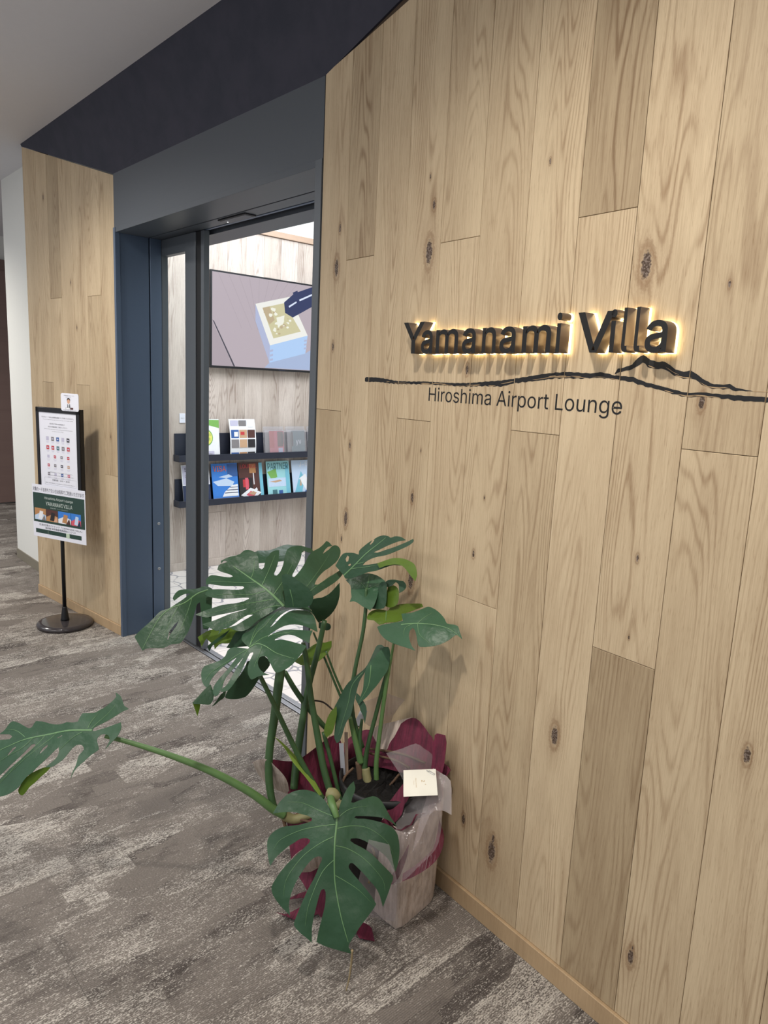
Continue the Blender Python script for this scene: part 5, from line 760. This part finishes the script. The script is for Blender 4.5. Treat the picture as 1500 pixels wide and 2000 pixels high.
{'n':'cellophane','m':'clear','O':[-0.0638,0.06,0.4946],'U':[-0.0526,0.8097,-0.5845],'V':[0.4345,0.5455,0.7166],'N':[0.8991,-0.2162,-0.3806],'p':[[9.5,67.7],[15.2,40.9],[44.3,4.1],[96.7,-37.2],[11.8,-53.4],[-44.5,-56.2],[-89.3,-28.1],[-103.4,-1.3],[-79.5,32.7],[-58.3,53.7]],'h':[],'v':[],'k':[2,0.5,-0.0311,0.006,0.006],'t':0.0008,'g':10},
{'n':'cellophane','m':'clear','O':[0.0493,-0.2307,0.1541],'U':[0.4042,-0.022,0.9144],'V':[-0.7918,-0.5089,0.3377],'N':[0.4579,-0.8605,-0.2231],'p':[[200.6,-51.7],[225,-102.3],[131.6,-157.7],[-40.6,-201.6],[-97.9,-137.8],[52.8,-72]],'h':[],'v':[],'k':[1,0.5,0.1001,-0.1196,0.006],'t':0.0008,'g':10}]
TUBES=[
['petiole','stem_light',[[-0.3767,-0.6446,0.5177,0.006],[-0.3383,-0.5864,0.4938,0.0065],[-0.2784,-0.5015,0.454,0.008],[-0.2238,-0.4111,0.4,0.01],[-0.1747,-0.3293,0.3359,0.011],[-0.1426,-0.2782,0.2829,0.012],[-0.1257,-0.2503,0.2617,0.012]]],
['petiole','stem',[[-0.1464,-0.3256,0.6854,0.006],[-0.1393,-0.2924,0.6117,0.0065],[-0.1267,-0.2564,0.5254,0.007],[-0.1052,-0.22,0.4327,0.0075],[-0.0759,-0.1923,0.3601,0.008],[-0.0558,-0.1742,0.3169,0.008]]],
['petiole','stem_dark',[[-0.1919,-0.2246,0.6861,0.013],[-0.1884,-0.2357,0.6303,0.013],[-0.1809,-0.2535,0.5327,0.012],[-0.1782,-0.2698,0.4324,0.011],[-0.1684,-0.2744,0.3462,0.011],[-0.1495,-0.2704,0.2841,0.01],[-0.1333,-0.2519,0.2585,0.01]]],
['petiole','stem',[[-0.169,-0.1718,0.7337,0.006],[-0.1587,-0.1632,0.6676,0.008],[-0.1457,-0.1574,0.5797,0.0085],[-0.1217,-0.1503,0.4795,0.0095],[-0.0894,-0.1478,0.3842,0.01],[-0.0572,-0.1448,0.3204,0.01]]],
['petiole','stem',[[-0.1093,-0.1364,0.4803,0.006],[-0.0888,-0.1258,0.4081,0.006],[-0.0604,-0.1171,0.3242,0.006],[-0.048,-0.111,0.2964,0.006]]],
['petiole','stem_dark',[[-0.1694,-0.0988,0.7832,0.007],[-0.1757,-0.1158,0.6889,0.008],[-0.1847,-0.1349,0.5979,0.009],[-0.1735,-0.1615,0.5085,0.01],[-0.1588,-0.1898,0.3986,0.011],[-0.143,-0.209,0.3185,0.011]]],
['petiole','stem_dark',[[-0.2213,-0.1949,0.6358,0.007],[-0.2029,-0.1731,0.5859,0.008],[-0.178,-0.1448,0.5331,0.008],[-0.1538,-0.1157,0.487,0.008],[-0.1429,-0.0954,0.4615,0.007]]],
['petiole','stem',[[-0.2423,-0.0325,0.6534,0.003],[-0.2193,-0.0123,0.5783,0.0035],[-0.1875,0.0047,0.5116,0.004],[-0.127,0.0077,0.4444,0.004]]],
['petiole','stem_dark',[[-0.2923,-0.0446,0.7004,0.003],[-0.2471,-0.021,0.6036,0.0035],[-0.2063,-0.0001,0.5141,0.004],[-0.1538,0.0098,0.4493,0.004]]],
['petiole','stem',[[-0.1274,0.0149,0.8682,0.004],[-0.1184,0.0085,0.8075,0.0055],[-0.1129,-0.004,0.7378,0.0055],[-0.1114,-0.0256,0.6504,0.006],[-0.1075,-0.0389,0.585,0.006],[-0.0925,-0.0436,0.5058,0.006],[-0.0606,-0.0314,0.4204,0.007]]],
['petiole','stem_light',[[0.0124,0.0013,0.7523,0.0035],[0.0008,0.0056,0.7031,0.004],[-0.0065,0.003,0.6667,0.007],[-0.008,-0.0042,0.5891,0.006],[-0.014,-0.0097,0.4804,0.006],[-0.0134,-0.0183,0.3894,0.007],[-0.0062,-0.0178,0.3053,0.008]]],
['petiole','stem_dark',[[-0.0109,0.0052,0.6647,0.005],[-0.0153,-0.0067,0.61,0.0055],[-0.0297,-0.0156,0.5224,0.006],[-0.0374,-0.0295,0.4455,0.006],[-0.0417,-0.0359,0.3827,0.008],[-0.0367,-0.0401,0.3467,0.009]]],
['petiole','stem_light',[[-0.0766,-0.0685,0.5164,0.006],[-0.0713,-0.0594,0.4721,0.0075],[-0.0578,-0.051,0.4202,0.009],[-0.0495,-0.0446,0.3822,0.01]]],
['petiole','stem',[[-0.0606,-0.038,0.509,0.004],[-0.0598,-0.0436,0.4563,0.0055],[-0.0528,-0.0444,0.3965,0.006]]],
['petiole','stem_light',[[0.0438,-0.226,0.3921,0.01],[0.0694,-0.2427,0.394,0.01],[0.0873,-0.248,0.3852,0.009],[0.0996,-0.2489,0.3707,0.007]]],
['stem','stem_brown',[[-0.0548,-0.0497,0.3847,0.009],[-0.0443,-0.0505,0.339,0.008],[-0.0305,-0.0574,0.2845,0.007],[-0.0176,-0.0653,0.2302,0.007]]],
['stem','stem_pale',[[-0.0383,-0.036,0.3684,0.012],[-0.0251,-0.0379,0.3355,0.013],[-0.0092,-0.0348,0.3102,0.013],[0.006,-0.0237,0.2896,0.012]]],
['stem','stem_pale',[[-0.1337,-0.2517,0.2613,0.014],[-0.1133,-0.226,0.2458,0.013],[-0.0823,-0.1877,0.2621,0.012],[-0.0477,-0.1436,0.2857,0.013],[-0.0272,-0.1053,0.2888,0.012]]],
['bud','stem_pale',[[0.0296,-0.2253,0.3965,0.013],[0.0429,-0.2187,0.3947,0.017],[0.0535,-0.2098,0.3849,0.012]]],
['aerial_root','root_brown',[[-0.1333,-0.2519,0.2585,0.006],[-0.1253,-0.2499,0.2336,0.005],[-0.119,-0.2485,0.2128,0.004]]],
['aerial_root','root_black',[[-0.186,-0.1211,0.5422,0.0025],[-0.1804,-0.088,0.5303,0.0025],[-0.1629,-0.0728,0.5152,0.0025],[-0.1432,-0.0689,0.5058,0.002]]],
['aerial_root','root_pale',[[0.2503,-0.3112,0.1291,0.0028],[0.2469,-0.3097,0.0924,0.0025],[0.243,-0.3107,0.0481,0.002],[0.2398,-0.3159,0.0135,0.0015]]],
['aerial_root','root_pale',[[0.13,-0.1514,0.2617,0.003],[0.1454,-0.1548,0.2424,0.003],[0.1538,-0.1677,0.2163,0.003],[0.1586,-0.1843,0.1903,0.003]]],
['aerial_root','root_brown',[[-0.0533,-0.0134,0.4017,0.0035],[-0.0268,0.013,0.3918,0.0035],[0.0179,0.0319,0.3926,0.0035],[0.0585,0.044,0.3847,0.0035]]],
['aerial_root','root_brown',[[-0.0739,-0.0055,0.4029,0.0035],[-0.0381,0.0327,0.3994,0.0035],[0.0232,0.0562,0.4057,0.0035],[0.0977,0.0639,0.4113,0.0035]]],
['aerial_root','root_brown',[[0.003,-0.0269,0.2894,0.0035],[0.0461,-0.0185,0.3138,0.0035],[0.0811,-0.004,0.3379,0.0035]]],
['aerial_root','root_brown',[[0.0044,-0.0197,0.3111,0.0035],[0.028,-0.0032,0.3323,0.0035],[0.042,0.0211,0.3663,0.0035]]],
['aerial_root','root_brown',[[0.0271,-0.043,0.2997,0.0035],[0.0505,-0.0499,0.2907,0.0035],[0.0702,-0.0612,0.2806,0.0035]]],
['aerial_root','root_brown',[[0.0277,-0.048,0.2784,0.0035],[0.0012,-0.0445,0.2873,0.0035],[-0.0131,-0.0391,0.3099,0.0035]]],
['aerial_root','root_brown',[[-0.0687,-0.0561,0.3615,0.0035],[-0.0658,-0.0861,0.3497,0.0035],[-0.062,-0.1014,0.3333,0.0035]]],
['aerial_root','root_brown',[[-0.1128,-0.2247,0.2486,0.0035],[-0.074,-0.2109,0.254,0.0035],[-0.039,-0.2021,0.2564,0.0035]]],
['aerial_root','root_brown',[[-0.1194,-0.2305,0.2539,0.0035],[-0.1087,-0.2034,0.2548,0.0035],[-0.0695,-0.1931,0.2459,0.0035]]]]

ROOT = Vector((-1.36, 1.29, 0))
plant = thing('potted_monstera', 'large potted monstera in burgundy and beige gift wrapping beside the oak wall', 'plant', ROOT)
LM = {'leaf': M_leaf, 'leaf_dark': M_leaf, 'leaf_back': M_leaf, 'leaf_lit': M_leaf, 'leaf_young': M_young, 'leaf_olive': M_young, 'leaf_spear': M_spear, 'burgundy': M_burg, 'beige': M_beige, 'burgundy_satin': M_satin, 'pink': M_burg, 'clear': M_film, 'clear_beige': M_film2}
LTONE = {'leaf': 1.0, 'leaf_dark': .86, 'leaf_back': .95, 'leaf_lit': 1.25, 'leaf_young': 1.0, 'leaf_olive': .95, 'leaf_spear': 1.0}  # light and shade on the leaves put into the tone: lit brighter, dark dimmer
def inside(p, poly):
    x, y = p; c = False; j = len(poly) - 1
    for i in range(len(poly)):
        xi, yi = poly[i]; xj, yj = poly[j]
        if (yi > y) != (yj > y) and x < (xj - xi) * (y - yi) / (yj - yi) + xi: c = not c
        j = i
    return c
def smooth_loop(p):
    out = []
    n = len(p)
    for i in range(n):
        a, b, c, d = p[i - 1], p[i], p[(i + 1) % n], p[(i + 2) % n]
        out.append(b)
        def ang(u, v, w):
            d1 = (Vector(v) - Vector(u)); d2 = (Vector(w) - Vector(v)); return d1.angle(d2, 0) if d1.length and d2.length else 0
        if ang(a, b, c) < 1.2 and ang(b, c, d) < 1.2: out.append(tuple(-.0625 * a[k] + .5625 * b[k] + .5625 * c[k] - .0625 * d[k] for k in (0, 1)))
    return out
def build_patch(q):
    O, U, V, N = (Vector(q[k]) for k in 'OUVN'); ku, kv, uc, vc, rip = q['k']
    def surf(a, b, o=0): return O + U * a + V * b + N * (-ku * (a - uc) ** 2 - kv * (b - vc) ** 2 + rip * math.sin(a * 38 + b * 9) * math.sin(b * 30 - a * 7) + o)
    out = smooth_loop([(a / 1000, b / 1000) for a, b in q['p']]); holes = [[(a / 1000, b / 1000) for a, b in h] for h in q['h']]
    pts = list(out); edges = [(i, (i + 1) % len(out)) for i in range(len(out))]
    for h in holes:
        k = len(pts); pts += h; edges += [(k + i, k + (i + 1) % len(h)) for i in range(len(h))]
    xs = [p[0] for p in out]; ys = [p[1] for p in out]; st = max(max(xs) - min(xs), max(ys) - min(ys)) / q['g']
    nx = int((max(xs) - min(xs)) / st) + 1; ny = int((max(ys) - min(ys)) / st) + 1
    for i in range(nx):
        for j in range(ny):
            p = (min(xs) + (i + .5 + .5 * (j % 2)) * st, min(ys) + (j + .5) * st)
            if inside(p, out) and not any(inside(p, h) for h in holes): pts.append(p)
    vc_, ec, fc, _, _, _ = delaunay_2d_cdt([Vector(p) for p in pts], edges, [], 0, 1e-5)
    tri = []
    for f in fc:
        c = sum((vc_[i] for i in f), Vector((0, 0))) / len(f)
        if inside(c, out) and not any(inside(c, h) for h in holes): tri.append(f)
    t = q['t']; bm = bmesh.new(); used = sorted({i for f in tri for i in f}); m = q['m']
    top = {i: bm.verts.new(surf(vc_[i].x, vc_[i].y, 0)) for i in used}; bot = {i: bm.verts.new(surf(vc_[i].x, vc_[i].y, -t)) for i in used}
    cnt = {}
    for f in tri:
        a = [top[i] for i in f]; nn = (a[1].co - a[0].co).cross(a[2].co - a[0].co)
        if nn.dot(N) < 0: f = f[::-1]
        bm.faces.new([top[i] for i in f]).smooth = True; bm.faces.new([bot[i] for i in f[::-1]]).smooth = True
        for i in range(3): e = (f[i], f[(i + 1) % 3]); cnt[e] = 1
    for (a, b) in list(cnt):
        if (b, a) not in cnt:
            r = [bm.verts.new(v.co) for v in (top[a], bot[a], bot[b], top[b])]; bm.faces.new(r)
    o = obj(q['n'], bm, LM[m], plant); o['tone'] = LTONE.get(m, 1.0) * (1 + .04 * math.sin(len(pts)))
    if q['v'] and m.startswith('leaf'):
        bm = bmesh.new()
        for w, line in q['v']:
            L = catmull([(a / 1000, b / 1000) for a, b in line], 8); prev = None; n = len(L)
            for i, p in enumerate(L):
                if not inside(p, out): prev = None; continue
                a, b = L[max(i - 1, 0)], L[min(i + 1, n - 1)]; d = Vector((b[0] - a[0], b[1] - a[1])).normalized(); s = Vector((-d.y, d.x)); hw = w * .00085 * (1 - .75 * i / n)
                cur = [bm.verts.new(surf(p[0] + s.x * k * hw, p[1] + s.y * k * hw, .0006 + (.0006 + .15 * hw) * (k == 0))) for k in (-1, 0, 1)]
                if prev:
                    for k in (0, 1): bm.faces.new((prev[k], prev[k + 1], cur[k + 1], cur[k])).smooth = True
                prev = cur
        obj('leaf_vein', bm, M_vein, o)
    return o
for q in PATCHES: build_patch(q)
TM = {'stem': M_stem, 'stem_dark': M_stem, 'stem_light': M_steml, 'stem_brown': M_root, 'stem_pale': M_stemp, 'root_brown': M_root, 'root_black': M_rootb, 'root_pale': M_rootp}
for nme, m, pts in TUBES:
    c = catmull(pts, 5); bm = bmesh.new(); add_tube(bm, [p[:3] for p in c], [p[3] for p in c], 10); obj(nme, bm, TM[m], plant)
# pot, soil and the box of fibre paper round it
bm = bmesh.new(); add_lathe(bm, [(.105, .012), (.128, .33), (.134, .335), (.134, .355), (.127, .355), (.125, .33)], 32); obj('pot', bm, M_pot, plant, Matrix.Translation((.01, 0.0, 0)))
bm = bmesh.new(); n = 28
for i in range(n):
    for j in range(n):
        pass
rings = [[bm.verts.new((.01 + r * math.cos(2 * PI * k / 32), r * math.sin(2 * PI * k / 32), .338 + .006 * math.sin(k * 2.3 + r * 90))) for k in range(32)] for r in (.004, .03, .06, .09, .126)]
for i in range(4):
    for k in range(32): bm.faces.new((rings[i][k], rings[i + 1][k], rings[i + 1][(k + 1) % 32], rings[i][(k + 1) % 32]))
bm.faces.new(rings[0]); obj('soil', bm, M_soil, plant)
corners = [(.170, -.085), (.145, .098), (-.135, .108), (-.145, -.072)]      # box foot, clockwise from the front corner, relative to the root
def box_ring(z, grow, wob, rimf=None, n=15, rad=.018):
    c = Vector((sum(p[0] for p in corners) / 4, sum(p[1] for p in corners) / 4)); out = []
    for i in range(4):
        p0, p1 = Vector(corners[i]), Vector(corners[(i + 1) % 4])
        for k in range(n):
            t = k / n; p = p0.lerp(p1, t); e = min(t, 1 - t) * 2
            d = (p - c).normalized(); ph = i * n + k
            p = p + d * (grow + wob * math.sin(ph * 1.35 + z * 30) * min(1, z * 6) - rad * math.exp(-(e * 5) ** 2) * .6)
            y = min(p.y, .122 - .075 * (p.x) * 1.0)
            out.append((p.x, y, z + (rimf(i + t) if rimf else 0)))
    return out
def rim(u):
    d = abs((u - 3.75 + 2) % 4 - 2); return -.085 * max(0, 1 - (d / 1.25) ** 2) + .028 * math.sin(u * 2.1 + .4) + .018 * math.sin(u * 5.3 + 1.0)
def loft(levels, name, mat, th=0):
    bm = bmesh.new(); R = [[bm.verts.new(p) for p in box_ring(*l)] for l in levels]; m = len(R[0])
    for i in range(len(R) - 1):
        for k in range(m): bm.faces.new((R[i][k], R[i][(k + 1) % m], R[i + 1][(k + 1) % m], R[i + 1][k])).smooth = True
    return obj(name, bm, mat, plant)
loft([(.002, 0, 0), (.05, .003, .001), (.12, .006, .002), (.20, .008, .003), (.27, .010, .004), (.33, .014, .005, lambda u: rim(u) * .6), (.335, .010, .005, lambda u: rim(u) * .6), (.30, .004, .004), (.2, .001, .003)], 'wrapping_paper', M_beige)
loft([(.22, .0, .003), (.30, .004, .004), (.36, .012, .006, lambda u: rim(u) * 1.0), (.40, .020, .008, lambda u: rim(u) * 1.3 - .02), (.399, .017, .008, lambda u: rim(u) * 1.3 - .02), (.35, .006, .006, lambda u: rim(u)), (.29, .0, .004)], 'wrapping_lining', M_burg)
# plant tag and stake in the soil
tg = thing('plant_tag', 'white plastic plant tag standing in the pot soil among the stems', 'tag', ROOT)
def strip_between(bm, a, b, wdir, w, t=.0012):
    a, b, wd = Vector(a), Vector(b), Vector(wdir).normalized(); n = wd.cross((b - a).normalized()) * t
    v = [bm.verts.new(p + wd * (w * s) + n * k) for k in (0, 1) for p in (a, b) for s in (-1, 1)]
    for f in ((0, 1, 3, 2), (4, 6, 7, 5), (0, 4, 5, 1), (2, 3, 7, 6), (0, 2, 6, 4), (1, 5, 7, 3)): bm.faces.new([v[i] for i in f])
wd = (.67, .74, 0)
bm = bmesh.new(); strip_between(bm, (-.085, -.074, .30), (-.110, -.070, .425), wd, .0065); obj('stake', bm, M_paper, tg)
bm = bmesh.new(); strip_between(bm, (-.118, -.006, .456), (-.110, .011, .502), wd, .011); obj('paper_label', bm, M_paper, tg)
bm = bmesh.new(); strip_between(bm, (-.082, -.066, .30), (-.120, -.045, .448), wd, .005, .004); obj('wooden_stick', bm, M_trimw, tg)
# gift card clipped to the wrapping
gc = thing('gift_card', 'square cream gift card with gold print clipped to the gift wrapping', 'card')
c00, c10, c11, c01 = (Vector(p) for p in ((.1063, -.0282, .426), (.164, .0367, .4327), (.2158, -.0064, .3974), (.1565, -.0733, .3894)))
xa = (c10 - c00 + c11 - c01).normalized(); za = (c00 - c01 + c10 - c11); za = (za - xa * za.dot(xa)).normalized(); ya = za.cross(xa)
gc.matrix_world = Matrix.Translation(ROOT + (c00 + c10 + c11 + c01) / 4) @ Matrix((xa, ya, za)).transposed().to_4x4()
gm = gc.matrix_world.inverted(); cl = [gm @ (ROOT + p) for p in (c01, c11, c10, c00)]
bm = bmesh.new(); add_prism(bm, [(p.x, p.z) for p in cl], -.0008, .0, .0002); obj('card_sheet', bm, M_card, gc)
bm = bmesh.new()
for t, size, x, z, sp in (('2', .017, .004, .004, 1), ('e', .007, .0125, -.006 + .0, 1), ('deuxième', .0062, -.012, .0, 1.35), ('Fleuriste', .0032, -.0175, .0, 1.2)):
    me = text_mesh(t, size, 0, 0, 'CENTER', sp)
    me.transform(Matrix.Translation((x, -.0004, z)) @ Matrix.Rotation(PI / 2, 4, 'Y')); bm.from_mesh(me); bpy.data.meshes.remove(me)
obj('gold_print', bm, M_gold, gc)
bm = bmesh.new(); add_tube(bm, catmull([(.026, -.002, .030), (.020, -.003, .034), (.022, -.0035, .031), (.037, -.003, .020), (.041, -.003, .021), (.039, -.0025, .0235), (.026, -.002, .033)], 4), .0006, 6); obj('paper_clip', bm, M_alu, gc)
